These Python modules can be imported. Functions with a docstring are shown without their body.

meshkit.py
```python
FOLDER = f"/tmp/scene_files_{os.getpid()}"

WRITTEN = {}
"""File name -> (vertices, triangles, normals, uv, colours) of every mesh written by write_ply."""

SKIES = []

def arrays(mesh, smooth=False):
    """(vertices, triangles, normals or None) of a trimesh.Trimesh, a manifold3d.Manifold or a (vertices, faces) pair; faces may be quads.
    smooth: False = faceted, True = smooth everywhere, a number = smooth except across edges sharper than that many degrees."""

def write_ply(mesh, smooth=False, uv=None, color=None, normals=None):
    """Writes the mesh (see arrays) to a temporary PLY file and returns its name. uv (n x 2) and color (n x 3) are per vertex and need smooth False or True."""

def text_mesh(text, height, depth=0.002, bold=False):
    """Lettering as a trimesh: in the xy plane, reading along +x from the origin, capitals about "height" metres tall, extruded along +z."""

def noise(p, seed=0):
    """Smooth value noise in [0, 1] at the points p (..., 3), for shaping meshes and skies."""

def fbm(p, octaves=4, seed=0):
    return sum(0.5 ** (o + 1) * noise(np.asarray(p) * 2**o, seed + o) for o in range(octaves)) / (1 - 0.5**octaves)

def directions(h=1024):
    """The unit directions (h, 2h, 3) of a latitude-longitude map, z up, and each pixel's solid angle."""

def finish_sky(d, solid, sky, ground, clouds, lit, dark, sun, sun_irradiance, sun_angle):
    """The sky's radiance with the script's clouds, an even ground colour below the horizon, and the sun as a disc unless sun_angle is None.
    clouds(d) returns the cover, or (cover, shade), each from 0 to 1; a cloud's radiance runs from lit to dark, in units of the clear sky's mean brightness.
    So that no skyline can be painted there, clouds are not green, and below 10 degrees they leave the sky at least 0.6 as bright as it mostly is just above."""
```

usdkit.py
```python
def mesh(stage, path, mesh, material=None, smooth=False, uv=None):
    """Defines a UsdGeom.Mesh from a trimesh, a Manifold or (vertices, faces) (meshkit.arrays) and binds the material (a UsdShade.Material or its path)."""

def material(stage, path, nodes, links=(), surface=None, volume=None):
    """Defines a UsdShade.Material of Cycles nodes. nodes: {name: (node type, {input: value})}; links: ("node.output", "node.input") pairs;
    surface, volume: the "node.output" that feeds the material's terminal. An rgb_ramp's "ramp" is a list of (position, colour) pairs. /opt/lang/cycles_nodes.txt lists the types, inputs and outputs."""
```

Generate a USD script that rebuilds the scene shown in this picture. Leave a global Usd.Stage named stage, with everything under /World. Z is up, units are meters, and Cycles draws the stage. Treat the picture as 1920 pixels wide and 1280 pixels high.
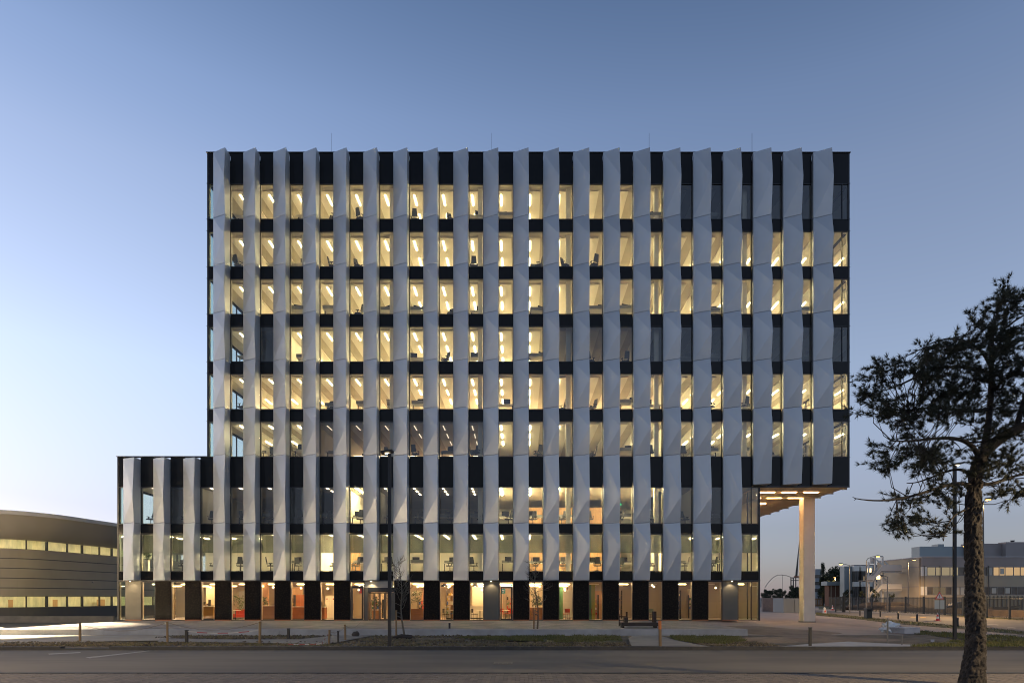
import math, random
import numpy as np, trimesh, usdkit, meshkit
from pxr import Usd, UsdGeom, UsdLux, UsdShade, Gf, Sdf

rnd = random.Random(7)
stage = Usd.Stage.CreateInMemory()
UsdGeom.SetStageUpAxis(stage, 'Z')
stage.SetDefaultPrim(UsdGeom.Xform.Define(stage, '/World').GetPrim())
UsdGeom.Scope.Define(stage, '/World/Looks')

# ------------------------------------------------------------------ camera, sky, sun
FPX, CX, CY, EYE = 1240.0, 975.0, 1119.0, 1.77      # focal length, vanishing point (photo pixels), eye height
cam = UsdGeom.Camera.Define(stage, '/World/camera')
cam.CreateHorizontalApertureAttr(36.0)
cam.CreateFocalLengthAttr(36.0 * FPX / 1920)
cam.CreateHorizontalApertureOffsetAttr(-(CX - 960) / 1920 * 36)
cam.CreateVerticalApertureOffsetAttr((CY - 640) / 1920 * 36)
cam.CreateClippingRangeAttr((0.1, 20000.0))
cam.AddTranslateOp().Set((0, 0, EYE)); cam.AddRotateXOp().Set(90)
EXPOSURE = 2.3
cam.CreateExposureAttr(EXPOSURE)
K = 2.0 ** -EXPOSURE          # radiance of a surface that renders as white

SUN_EL, SUN_AZ = math.radians(4.0), math.radians(-60.0)
sky_mat = usdkit.material(stage, '/World/Looks/sky', {
    's': ('sky_texture', {'sky_type': 'single_scattering', 'sun_disc': False, 'sun_elevation': SUN_EL, 'sun_rotation': SUN_AZ,
                          'air_density': 1.0, 'aerosol_density': 0.4, 'ozone_density': 3.0}),
    'tc': ('texture_coordinate', {}), 'xyz': ('separate_xyz', {}),
    'sat': ('rgb_ramp', {'ramp': [(0, (.42,) * 3), (0.1, (.46,) * 3), (0.3, (.58,) * 3), (.55, (.76,) * 3), (1, (.95,) * 3)]}),
    'h': ('hsv', {'hue': 0.5, 'value': 1.0, 'fac': 1.0}),
    'tint': ('rgb_ramp', {'ramp': [(0, (.45, .43, .56)), (0.12, (.60, .55, .65)), (0.3, (.82, .79, .86)), (0.5, (.90, .82, .86)), (.58, (.82, .77, .83)), (0.68, (.58, .58, .65)), (0.85, (.42, .43, .50)), (1, (.38, .38, .42))]}),
    'm': ('mix', {'mix_type': 'multiply', 'fac': 1.0}),
    'b': ('background_shader', {'strength': 0.1})},
    [('tc.generated', 'xyz.vector'), ('xyz.z', 'sat.fac'), ('xyz.z', 'tint.fac'), ('s.color', 'h.color'), ('sat.color', 'h.saturation'),
     ('h.color', 'm.color1'), ('tint.color', 'm.color2'), ('m.color', 'b.color')], surface='b.background')
dome = UsdLux.DomeLight.Define(stage, '/World/sky')
UsdShade.MaterialBindingAPI.Apply(dome.GetPrim()).Bind(sky_mat)
dome.GetPrim().SetCustomDataByKey('kind', 'structure')
# the sun has set behind the houses on the left: only a last trace of it, along the horizon
sun = UsdLux.DistantLight.Define(stage, '/World/sun')
sun.CreateIntensityAttr(0.12 * K); sun.CreateAngleAttr(12.0)
sun.GetPrim().CreateAttribute('inputs:normalize', Sdf.ValueTypeNames.Bool).Set(True)
sun.CreateColorAttr((1.0, .82, .62))
sun.AddRotateZOp().Set(-math.degrees(SUN_AZ)); sun.AddRotateXOp().Set(-(90 - math.degrees(SUN_EL)))

# ------------------------------------------------------------------ helpers
def PX(px, y): return (px - CX) * y / FPX                 # photo column -> x at depth y
def PZ(py, y): return EYE + (CY - py) * y / FPX            # photo row -> height at depth y
def G(px, py, z=-0.33):                                    # photo point on the ground of height z -> x, y
    y = FPX * (EYE - z) / (py - CY)
    return ((px - CX) * y / FPX, y)

counts = {}
def path_for(parent, name):
    k = (parent, name); n = counts.get(k, 0); counts[k] = n + 1
    return f'{parent}/{name}' + (f'_{n:03d}' if n else '')
def pstr(p): return '/World' if p is None else (p if isinstance(p, str) else str(p.GetPath()))

class MB:
    def __init__(s): s.v, s.f, s.n = [], [], 0
    def add(s, v, f):
        v = np.asarray(v, float).reshape(-1, 3); f = np.asarray(f, int)
        if f.shape[1] == 4: f = np.vstack([f[:, [0, 1, 2]], f[:, [0, 2, 3]]])
        s.v.append(v); s.f.append(f + s.n); s.n += len(v); return s
    def box(s, x0, x1, y0, y1, z0, z1):
        v = [(x, y, z) for z in (z0, z1) for y in (y0, y1) for x in (x0, x1)]
        return s.add(v, [(0, 2, 3, 1), (4, 5, 7, 6), (0, 1, 5, 4), (2, 6, 7, 3), (0, 4, 6, 2), (1, 3, 7, 5)])
    def poly(s, pts):
        pts = np.asarray(pts, float); return s.add(pts, [(0, i, i + 1) for i in range(1, len(pts) - 1)])
    def prism(s, pts, z0, z1):                              # plan outline (counter-clockwise, star shaped from its first point) between two heights
        n = len(pts); v = [(x, y, z0) for x, y in pts] + [(x, y, z1) for x, y in pts]
        f = [(0, i + 1, i) for i in range(1, n - 1)] + [(n, n + i, n + i + 1) for i in range(1, n - 1)]
        for i in range(n):
            j = (i + 1) % n; f += [(i, j, n + j), (i, n + j, n + i)]
        return s.add(v, f)
    def tube(s, pts, r, n=8, cap=True):
        pts = np.asarray(pts, float); r = np.full(len(pts), r, float) if np.ndim(r) == 0 else np.asarray(r, float)
        t = np.gradient(pts, axis=0); t /= np.maximum(np.linalg.norm(t, axis=1, keepdims=True), 1e-9)
        ref = np.array([0, 0, 1.0]) if abs(t[0][2]) < .9 else np.array([1.0, 0, 0])
        rows = []
        u = np.cross(ref, t[0]); u /= np.linalg.norm(u)
        for k in range(len(pts)):
            u = u - t[k] * (u @ t[k]); u /= max(np.linalg.norm(u), 1e-9); w = np.cross(t[k], u)
            a = np.arange(n) * 2 * math.pi / n
            rows.append(pts[k] + r[k] * (np.cos(a)[:, None] * u + np.sin(a)[:, None] * w))
        f = []
        for k in range(len(pts) - 1):
            for i in range(n):
                j = (i + 1) % n; f.append((k * n + i, k * n + j, (k + 1) * n + j)); f.append((k * n + i, (k + 1) * n + j, (k + 1) * n + i))
        v = np.vstack(rows)
        if cap:
            c0, c1 = len(v), len(v) + 1; v = np.vstack([v, pts[0], pts[-1]]); L = (len(pts) - 1) * n
            for i in range(n):
                j = (i + 1) % n; f.append((c0, j, i)); f.append((c1, L + i, L + j))
        return s.add(v, f)
    def cyl(s, p0, p1, r0, r1=None, n=12): return s.tube([p0, p1], [r0, r0 if r1 is None else r1], n)
    def blob(s, c, r, seed=0, amp=.25, sub=2, sc=(1, 1, 1), freq=1.7):
        m = trimesh.creation.icosphere(sub, 1.0); v = np.array(m.vertices)
        d = 1 + amp * (2 * meshkit.noise(v * freq + seed * 7.3, seed) - 1)
        return s.add(v * d[:, None] * r * np.array(sc) + np.array(c), m.faces)
    def tm(s, m, T=None):
        if T is not None: m = m.copy(); m.apply_transform(T)
        return s.add(m.vertices, m.faces)
    def arr(s): return np.vstack(s.v), np.vstack(s.f)
    def rot(s, a, c=(0, 0)):
        v, f = s.arr(); ca, sa = math.cos(a), math.sin(a); x, y = v[:, 0] - c[0], v[:, 1] - c[1]
        s.v, s.f = [np.stack([c[0] + ca * x - sa * y, c[1] + sa * x + ca * y, v[:, 2]], 1)], [f]; return s

def tag(prim, label=None, cat=None, group=None, kind=None):
    for k, x in (('label', label), ('category', cat), ('group', group), ('kind', kind)):
        if x: prim.SetCustomDataByKey(k, x)
    return prim
def part(parent, name, mb, mat, smooth=False, label=None, kind=None):
    m = usdkit.mesh(stage, path_for(pstr(parent), name), mb.arr() if isinstance(mb, MB) else mb, mat, smooth)
    return tag(m.GetPrim(), label, None, None, kind)
def top(name, mb, mat, label, cat, group=None, smooth=False, kind=None):
    return tag(part(None, name, mb, mat, smooth), label, cat, group, kind)
def structure(name, mb, mat, smooth=False, kind='structure'):
    return tag(part(None, name, mb, mat, smooth), kind=kind)
def thing(name, label, cat, loc=(0, 0, 0), rz=0, group=None):
    x = UsdGeom.Xform.Define(stage, path_for('/World', name)); x.AddTranslateOp().Set(tuple(map(float, loc))); x.AddRotateZOp().Set(float(rz))
    return tag(x.GetPrim(), label, cat, group)
def copy(root, loc, rz, label, group=None):
    was = root.GetCustomData(); name = root.GetName()
    r = thing(name, label, was['category'], loc, rz, group or was.get('group'))
    r.GetReferences().AddInternalReference(root.GetPath()); r.SetInstanceable(True)
    return r
def pieces(parent, name, boxes, mats, limit=300, key=None):
    """Many like pieces: the LIMIT largest in view are parts of their own, the rest one part of stuff."""
    boxes = sorted(boxes, key=key) if key else boxes
    for b in boxes[:limit]:
        part(parent, name, MB().box(*b), rnd.choice(mats))
    rest = boxes[limit:]
    for k, m in enumerate(mats):
        mb = MB()
        for b in rest[k::len(mats)]: mb.box(*b)
        if mb.n: part(parent, name + '_field', mb, m, kind='stuff')

# ------------------------------------------------------------------ materials
def M(name, col, rough=.6, metal=0., col2=None, scale=2., detail=4, bump=0., bscale=30., stretch=(1, 1, 1), spec=.5, dist=.02, lo=.35, hi=.65, rand=0.0):
    nodes = {'p': ('principled_bsdf', {'base_color': col, 'roughness': rough, 'metallic': metal, 'specular_ior_level': spec})}; links = []
    if col2 is not None or bump:
        nodes['g'] = ('geometry', {}); nodes['mp'] = ('mapping', {'scale': stretch}); links.append(('g.position', 'mp.vector'))
    if col2 is not None:
        nodes['n'] = ('noise_texture', {'scale': scale, 'detail': float(detail), 'roughness': .6}); nodes['r'] = ('rgb_ramp', {'ramp': [(lo, col), (hi, col2)]})
        links += [('mp.vector', 'n.vector'), ('n.fac', 'r.fac')]
        out = 'r.color'
        if rand:
            nodes['oi'] = ('object_info', {}); nodes['mr'] = ('map_range', {'from_min': 0., 'from_max': 1., 'to_min': 1 - rand, 'to_max': 1 + rand})
            nodes['hs'] = ('hsv', {'hue': .5, 'saturation': 1., 'fac': 1.}); links += [('oi.random', 'mr.value'), ('mr.result', 'hs.value'), (out, 'hs.color')]; out = 'hs.color'
        links.append((out, 'p.base_color'))
    if bump:
        nodes['nb'] = ('noise_texture', {'scale': bscale, 'detail': 4., 'roughness': .65}); nodes['bm'] = ('bump', {'strength': bump, 'distance': dist})
        links += [('mp.vector', 'nb.vector'), ('nb.fac', 'bm.height'), ('bm.normal', 'p.normal')]
    return usdkit.material(stage, '/World/Looks/' + name, nodes, links, surface='p.BSDF')
def E(name, col, strength):
    return usdkit.material(stage, '/World/Looks/' + name, {'e': ('emission', {'color': col, 'strength': strength})}, surface='e.emission')
def pane_mat(name, tint, ior, rough=0.0, gl=(1, 1, 1)):
    return usdkit.material(stage, '/World/Looks/' + name, {
        't': ('transparent_bsdf', {'color': tint}), 'g': ('glossy_bsdf', {'color': gl, 'roughness': rough}), 'f': ('fresnel', {'IOR': ior}), 'm': ('mix_closure', {})},
        [('f.fac', 'm.fac'), ('t.BSDF', 'm.closure1'), ('g.BSDF', 'm.closure2')], surface='m.closure')

panel_m = M('fin_panel_metal', (.51, .53, .54), .40, .5, (.475, .495, .505), scale=.35, rand=.05)
dark_m = M('dark_metal', (.018, .019, .021), .4, .2)
frame_m = M('window_frame_metal', (.03, .03, .03), .4, .2)
reveal_m = M('frame_inner', (.35, .33, .28), .5)
spandrel_m = M('black_glass', (.007, .007, .007), .08, 0, (.011, .011, .011), scale=.5, spec=.16)
stone_m = M('dark_stone', (.008, .006, .0045), .25, 0, (.026, .018, .011), scale=9, detail=6, lo=.45, hi=.8, spec=.12)
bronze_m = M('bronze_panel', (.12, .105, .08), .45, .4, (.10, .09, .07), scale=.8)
copper_m = M('copper_trim', (.35, .14, .06), .45, .6)
glass_m = pane_mat('window_glass', (.93, .96, .93), 1.7)
glass2_m = pane_mat('corner_glass', (.78, .90, .84), 1.6)
slab_m = M('pale_concrete', (.52, .47, .38), .8, 0, (.46, .41, .33), scale=.6, bump=.05)
raft_m = M('ceiling_raft_white', (.78, .74, .66), .8)
wall_m = M('office_wall', (.74, .70, .60), .8, 0, (.70, .66, .56), scale=.3)
wood_m = M('oak_panelling', (.36, .20, .085), .55, 0, (.27, .145, .06), scale=2, stretch=(6, 6, .6))
rust_m = M('rust_wall', (.32, .14, .07), .7)
carpet_m = M('office_carpet', (.40, .37, .31), .95, 0, (.33, .30, .26), scale=3)
cream_m = M('cream_paint', (.72, .68, .58), .6)
soffit_m = M('soffit_render', (.62, .48, .31), .7, 0, (.56, .43, .27), scale=.7)
column_m = M('column_render', (.58, .52, .44), .7, 0, (.52, .465, .39), scale=.9, bump=.04, bscale=6)
blind_m = usdkit.material(stage, '/World/Looks/screen_blind', {'d': ('diffuse_bsdf', {'color': (.13, .14, .10)}), 'tl': ('translucent_bsdf', {'color': (.07, .075, .05)}), 'tr': ('transparent_bsdf', {'color': (.9, .9, .85)}),
    'a': ('mix_closure', {'fac': .55}), 'b': ('mix_closure', {'fac': .10})}, [('d.BSDF', 'a.closure1'), ('tl.BSDF', 'a.closure2'), ('a.closure', 'b.closure1'), ('tr.BSDF', 'b.closure2')], surface='b.closure')
roof_m = M('roof_felt', (.05, .05, .055), .9)
WARM = (1.0, .82, .45)
L_ON = E('office_light_on', WARM, 46 * K)
L_ONE = E('office_light_bright', WARM, 230 * K)
L_DEEP = E('deep_office_light', (1.0, .80, .42), 88 * K)
L_DIMDEEP = E('deep_office_light_low', (1.0, .80, .50), 16 * K)
L_T6 = E('office_light_on_low', WARM, 85 * K)
L_DIM = E('office_light_dim', (1, .84, .6), 1.2 * K)
L_DIM2 = E('meeting_room_light', (1, .84, .6), 7 * K)
L_OFF = M('office_light_off', (.7, .68, .62), .5)
L_SOFFIT = E('soffit_light_on', (1.0, .53, .21), 130 * K)
L_CAFE = E('cafe_light_on', (1.0, .64, .30), 125 * K)
L_SPOT = E('spot_light_on', (1.0, .80, .52), 60 * K)

# ------------------------------------------------------------------ office building
YG, YF, YB, YW = 50.25, 49.95, 70.25, 64.0          # glass plane, left edge of the fins, rear, wall at the back of the rooms
zg = lambda py: PZ(py, YG)
xg = lambda px: PX(px, YG)
zf = lambda py: PZ(py, YF)
NF, FW = 24, 1.148
FX = [PX(231 + 56.26 * i, YF) for i in range(NF)]
XL0, XL1, XR0, XR1 = xg(220), xg(388.5), xg(1425), xg(1593)     # low block left, tower left, low block right, tower right
TT = [344.5 + 88.9 * k for k in range(6)]; TB = [411.5 + 89.0 * k for k in range(6)]
ROWS = [(zg(a), zg(b)) for a, b in zip(TT, TB)]                  # six tower storeys (top, bottom of the windows)
ROW2, ROW1, ROW0 = (zg(912), zg(982)), (zg(1000), zg(1071)), (zg(1089), 0.0)
Z_TOP, Z_LOW, Z_SOF = zg(287), zg(856), zg(912)

office = thing('office_building', 'eight storey office block with pale folded vertical fins, black glass bands and lit windows', 'office building')
OB = office

def fin(o, u, n, joints, fr, parent=OB):
    """A folded fin: sheet panels per storey over a dark carcass. o, u, n: start on the facade, along it, out of it."""
    o, u, n = map(np.array, (o, u, n))
    P = lambda a, p, z: (o[0] + a * u[0] + p * n[0], o[1] + a * u[1] + p * n[1], z)
    c = MB(); zt, zb = joints[0] - .04, joints[-1] + .03
    prof = [(.035, -.03), (FW - .04, .44), (FW - .04, -.29), (.035, -.29)]
    q = [P(a, p, 0)[:2] for a, p in prof]
    if (u[0] * n[1] - u[1] * n[0]) > 0: q = q
    c.prism(q, zb, zt)
    f = part(parent, 'fin', c, dark_m)
    for k in range(len(joints) - 1):
        a, b = joints[k] - (.017 if k else 0), joints[k + 1] + (.017 if k < len(joints) - 2 else 0)
        m = a - (a - b) * fr[k]
        TL, TR, MM, BR, BL = P(0, 0, a), P(FW, .57, a), P(FW + .02, .815, m), P(FW, .57, b), P(0, 0, b)
        ST, SB, LT, LB = P(FW, -.28, a), P(FW, -.28, b), P(0, -.28, a), P(0, -.28, b)
        mb = MB()
        for t in ((TL, MM, TR), (TL, BL, MM), (MM, BL, BR)): mb.add(t, [(0, 1, 2)])
        mb.add([TR, ST, SB, BR, MM], [(4, 1, 0), (4, 2, 1), (4, 3, 2)])
        mb.add([TL, TR, ST, LT], [(0, 1, 2, 3)]); mb.add([BL, LB, SB, BR], [(0, 1, 2, 3)])
        mb.add([TL, LT, LB, BL], [(0, 1, 2, 3)])
        part(f, 'fin_panel', mb, panel_m)
    return f

J_TOWER = [zf(p) for p in (286, 409.5, 498.5, 587.5, 676.5, 765.5, 854, 980.5, 1087)]
J_OVER = [zf(p) for p in (286, 409.5, 498.5, 587.5, 676.5, 765.5, 908)]
J_LOW = [zf(p) for p in (859.5, 980.5, 1087)]
for i in range(NF):
    o = (FX[i], YF)
    if i < 3: fin(o, (1, 0), (0, -1), J_LOW, [.62, .42])
    elif i > 20: fin(o, (1, 0), (0, -1), J_OVER, [.45] * 5 + [.30])
    else: fin(o, (1, 0), (0, -1), J_TOWER, [.45] * 6 + [.62, .42])
for k in range(8):                                              # fins on the right-hand side of the overhang
    fin((XR1 + .30, YG + 1.0 + 2.266 * k), (0, 1), (1, 0), J_OVER, [.45] * 5 + [.30])

# --- light plan: which bays of each storey are lit (bay b lies to the right of fin b; 2 = tower's left end, 23 = its right end)
LIT = {}
for k in range(6):
    for b in range(2, 24): LIT[k, b] = 2
for b in range(18, 24): LIT[0, b] = 0
for b in range(14, 24): LIT[3, b] = 1 if b < 17 else 0
LIT[3, 4] = 0
for b in range(6, 12): LIT[5, b] = 1
for b in range(-1, 21): LIT['2', b] = 2 if (b == 7 or 12 <= b <= 17) else 0 if b in (1, 5, 19) else 1
for b in range(-1, 21): LIT['1', b] = 2

def bay_x(b, lo=False):
    """Left and right edge of the glazing of bay b."""
    x0 = FX[b] + FW if b >= 0 else XL0 + .10
    if not lo and b == 2: x0 = XL1 + .10
    if b == 23: return x0, XR1 - .10
    if lo and b == 20: return x0, XR0 - .10
    return x0, FX[b + 1]

def window(x0, x1, z1, z0, mull=(), glass=glass_m, parent=OB, blind=None, sill=.05):
    w = MB(); t = .035
    w.box(x0, x0 + t, YG - .01, YG + .10, z0, z1).box(x1 - t, x1, YG - .01, YG + .10, z0, z1)
    w.box(x0 + t, x1 - t, YG - .01, YG + .10, z1 - .05, z1).box(x0 + t, x1 - t, YG - .01, YG + .10, z0, z0 + sill)
    for x in mull: w.box(x - .03, x + .03, YG - .012, YG + .11, z0 + sill, z1 - .05)
    f = part(parent, 'window', w, frame_m)
    xs = [x0 + t] + [m for m in mull] + [x1 - t]
    for a, b in zip(xs, xs[1:]):
        part(f, 'pane', MB().poly([(a, YG + .05, z0 + sill), (b, YG + .05, z0 + sill), (b, YG + .05, z1 - .05), (a, YG + .05, z1 - .05)]), glass)
    ir = MB(); s = .05                                           # pale inner lining of the opening
    ir.box(x0 - .02, x0 + s, YG + .105, YG + .26, z0, z1).box(x1 - s, x1 + .02, YG + .105, YG + .26, z0, z1).box(x0 + s, x1 - s, YG + .105, YG + .26, z1 - .07, z1)
    part(f, 'lining', ir, reveal_m)
    if blind is not None:
        zz = z1 - (z1 - z0) * blind
        part(f, 'blind', MB().poly([(x0 + t, YG + .30, zz), (x1 - t, YG + .30, zz), (x1 - t, YG + .30, z1), (x0 + t, YG + .30, z1)]), blind_m)
    return f

def band(x0, x1, z1, z0): part(OB, 'spandrel_panel', MB().box(x0 + .012, x1 - .012, YG, YG + .06, z0 + .012, z1 - .012), spandrel_m)

tower_bands = [(Z_TOP, ROWS[0][0])] + [(ROWS[k][1], ROWS[k + 1][0]) for k in range(5)]
for b in range(2, 24):
    x0, x1 = bay_x(b)
    mull = [xg(1579)] if b == 23 else []
    for k, (z1, z0) in enumerate(ROWS): window(x0, x1, z1, z0, mull, glass2_m if b in (2,) else glass_m)
    for z1, z0 in tower_bands: band(x0, x1, z1, z0)
    if b > 20: band(x0, x1, ROWS[5][1], Z_SOF)
    elif b > 2: band(x0, x1, ROWS[5][1], ROW2[0])
for b in range(-1, 21):
    x0, x1 = bay_x(b, True)
    mull = [xg(1409)] if b == 20 else []
    window(x0, x1, *ROW2, mull, glass2_m if b == -1 else glass_m)
    window(x0, x1, *ROW1, mull, glass2_m if b == -1 else glass_m, blind=.50 if b > -1 else None)
    if b < 3: band(x0, x1 if b < 2 else bay_x(2, True)[1], Z_LOW, ROW2[0])
    band(x0, x1, ROW2[1], ROW1[0]); band(x0, x1, ROW1[1], ROW0[0])

# corner posts, ledges and copings
for bx in ((XL1, XL1 + .10, Z_LOW, Z_TOP), (XR1 - .10, XR1, Z_SOF, Z_TOP), (XL0, XL0 + .10, 0, Z_LOW), (XR0 - .10, XR0, 0, Z_SOF - .061)):
    part(OB, 'corner_post', MB().box(bx[0], bx[1], YG - .02, YG + .12, bx[2], bx[3]), dark_m)
co = MB()
co.box(XL1 - .06, XR1 + .06, YG - .08, YG + .40, Z_TOP, Z_TOP + .06).box(XL1 - .06, XL1 + .4, YG + .40, YB, Z_TOP, Z_TOP + .06).box(XR1 - .4, XR1 + .06, YG + .40, YB, Z_TOP, Z_TOP + .06)
co.box(XL0 - .06, XL1 - .01, YG - .08, YG + .40, Z_LOW, Z_LOW + .05).box(XL0 - .06, XL0 + .4, YG + .40, YB, Z_LOW, Z_LOW + .05)
part(OB, 'coping', co, M('zinc_coping', (.16, .165, .17), .4, .6))
lg = MB()
for z1, z0 in ROWS:
    for x in (XL1, XR1 - .16): lg.box(x - .03, x + .19, YG - .05, YG - .022, z1 - .02, z1 + .02).box(x - .03, x + .19, YG - .05, YG - .022, z0 - .02, z0 + .02)
part(OB, 'ledge', lg, dark_m)
part(OB, 'ledge', MB().box(XL0, XR0, YG - .06, YG + .3, ROW0[0] + .0, ROW0[0] + .10), dark_m)

# structure: floors, roofs, rear wall, side walls, core
def slab(x0, x1, ztop, zbot, y0=YG + .28, y1=YB - .02): part(OB, 'floor_slab', MB().box(x0, x1, y0, y1, zbot, ztop), slab_m)
def carpet(x0, x1, z, m=carpet_m): part(OB, 'floor_covering', MB().box(x0, x1, YG + .30, YW, z, z + .012), m)
for k, (z1, z0) in enumerate(ROWS):
    zb = ROWS[k + 1][0] + .14 if k < 5 else Z_SOF + .55
    slab(XL1 + .14, XR1 - .14, z0 - .01, zb); carpet(XL1 + .14, XR1 - .14, z0 - .01)
slab(XL1 + .14, XR1 - .14, Z_TOP - .6, ROWS[0][0] + .14)
slab(XL0 + .14, XL1 + .13, Z_LOW - .25, ROW2[0] + .14)
slab(XL1 + .14, XR0 - .14, Z_SOF + .54, ROW2[0] + .14)
slab(XL0 + .14, XR0 - .14, ROW2[1] - .01, ROW1[0] + .14); carpet(XL0 + .14, XR0 - .14, ROW2[1] - .01)
slab(XL0 + .14, XR0 - .14, ROW1[1] - .01, ROW0[0] + .14); carpet(XL0 + .14, XR0 - .14, ROW1[1] - .01)
part(OB, 'roof', MB().box(XL1 + .14, XR1 - .14, YG + .42, YB - .3, Z_TOP - .6, Z_TOP - .3), roof_m)
part(OB, 'roof', MB().box(XL0 + .14, XL1 - .02, YG + .42, YB - .3, Z_LOW - .25, Z_LOW - .1), roof_m)
part(OB, 'rear_wall', MB().box(XL1, XR1, YB, YB + .25, Z_SOF, Z_TOP).box(XL0, XR0, YB, YB + .25, 0, Z_SOF - .01), spandrel_m)
cw = MB()
for z1, z0 in ROWS: cw.box(XL1 + .15, XR1 - .15, YW, YW + .15, z0 + .0, z1 + .13)
part(OB, 'inner_wall', cw, wall_m)
part(OB, 'inner_wall', MB().box(XL0 + .15, XR0 - .15, YW, YW + .15, ROW2[1], ROW2[0] + .13).box(XL0 + .15, XR0 - .15, YW, YW + .15, ROW1[1], ROW1[0] + .13), wall_m)
wd = MB()
wd.box(FX[13] + .3, FX[17] + .2, 57.5, 57.64, ROW2[1] + .015, ROW2[0] - .6).box(FX[13] + .3, FX[17] + .2, 57.5, 57.64, ROW1[1] + .015, ROW1[0] + .1)
wd.box(FX[5] + .3, FX[7] + .2, 57.5, 57.64, ROW1[1] + .015, ROW1[0] + .1)
part(OB, 'wood_wall', wd, wood_m)
rw = MB()
for k in (4, 5): rw.box(FX[4], FX[18], YW - .05, YW - .01, ROWS[k][1] + .015, ROWS[k][0] - .2)
part(OB, 'inner_wall', rw, rust_m, label='rust coloured inner wall')

def side_wall(X, sgn, rows, z_top, z_bot, y0=YG + .13, y1=YB, glass=glass2_m):
    """A plain side elevation: glass bands between black bands. sgn: +1 faces right."""
    zs = [z_top] + [z for r in rows for z in r] + [z_bot]
    xa, xb = (X - .10, X) if sgn > 0 else (X, X + .10)
    for a, b in zip(zs[0::2], zs[1::2]):
        if a - b > .05: part(OB, 'side_band', MB().box(xa, xb, y0, y1, b, a), spandrel_m)
    n = int((y1 - y0) / 2.266); L = (y1 - y0) / n
    for z1, z0 in rows:
        fr = MB()
        for j in range(n + 1): fr.box(xa + .01, xb - .01, y0 + j * L - .04 + (.04 if j == 0 else 0), y0 + j * L + .04 - (.04 if j == n else 0), z0, z1)
        f = part(OB, 'side_window', fr, frame_m)
        for j in range(n):
            xm = (xa + xb) / 2
            part(f, 'pane', MB().poly([(xm, y0 + j * L + .04, z0), (xm, y0 + (j + 1) * L - .04, z0), (xm, y0 + (j + 1) * L - .04, z1), (xm, y0 + j * L + .04, z1)]), glass)
side_wall(XL1, -1, ROWS, Z_TOP, Z_LOW)
side_wall(XR1, 1, ROWS, Z_TOP, Z_SOF)
side_wall(XL0, -1, [ROW2, ROW1, ROW0], Z_LOW, 0)
side_wall(XR0, 1, [ROW2, ROW1, ROW0], Z_SOF, 0)

for k in (3, 6, 9, 12, 15, 18, 21):                              # round-edged pillars just behind the glass
    x = FX[k] - .30
    z0 = 0 if k < 21 else Z_SOF
    for (a, b) in [(r[1], r[0]) for r in ROWS] + ([(ROW2[1], ROW2[0]), (ROW1[1], ROW1[0])] if k < 21 else []):
        part(OB, 'pillar', MB().box(x - .17, x + .17, YG + .75, YG + 1.1, a, b + .13), cream_m)

# partitions where the light changes, and some more
def partition(x, r, y0=YG + .45): part(OB, 'partition_wall', MB().box(x - .05, x + .05, y0, YW, r[1], r[0] + .13), wall_m)
for k in range(6):
    for b in range(3, 24):
        if LIT[k, b] != LIT[k, b - 1]: partition(FX[b] + .5, ROWS[k])
    for b in (3, 18) if k not in (0,) else (3,): partition(FX[b] + .5 if b > 3 else FX[3] + .3, ROWS[k], YG + 4.5 if b == 3 else YG + .45)
for key, r in (('2', ROW2), ('1', ROW1)):
    for b in range(0, 21):
        if LIT[key, b] != LIT[key, b - 1]: partition(FX[b] + .5, r)
    for b in (6, 18): partition(FX[b] + .5, r)

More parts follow.
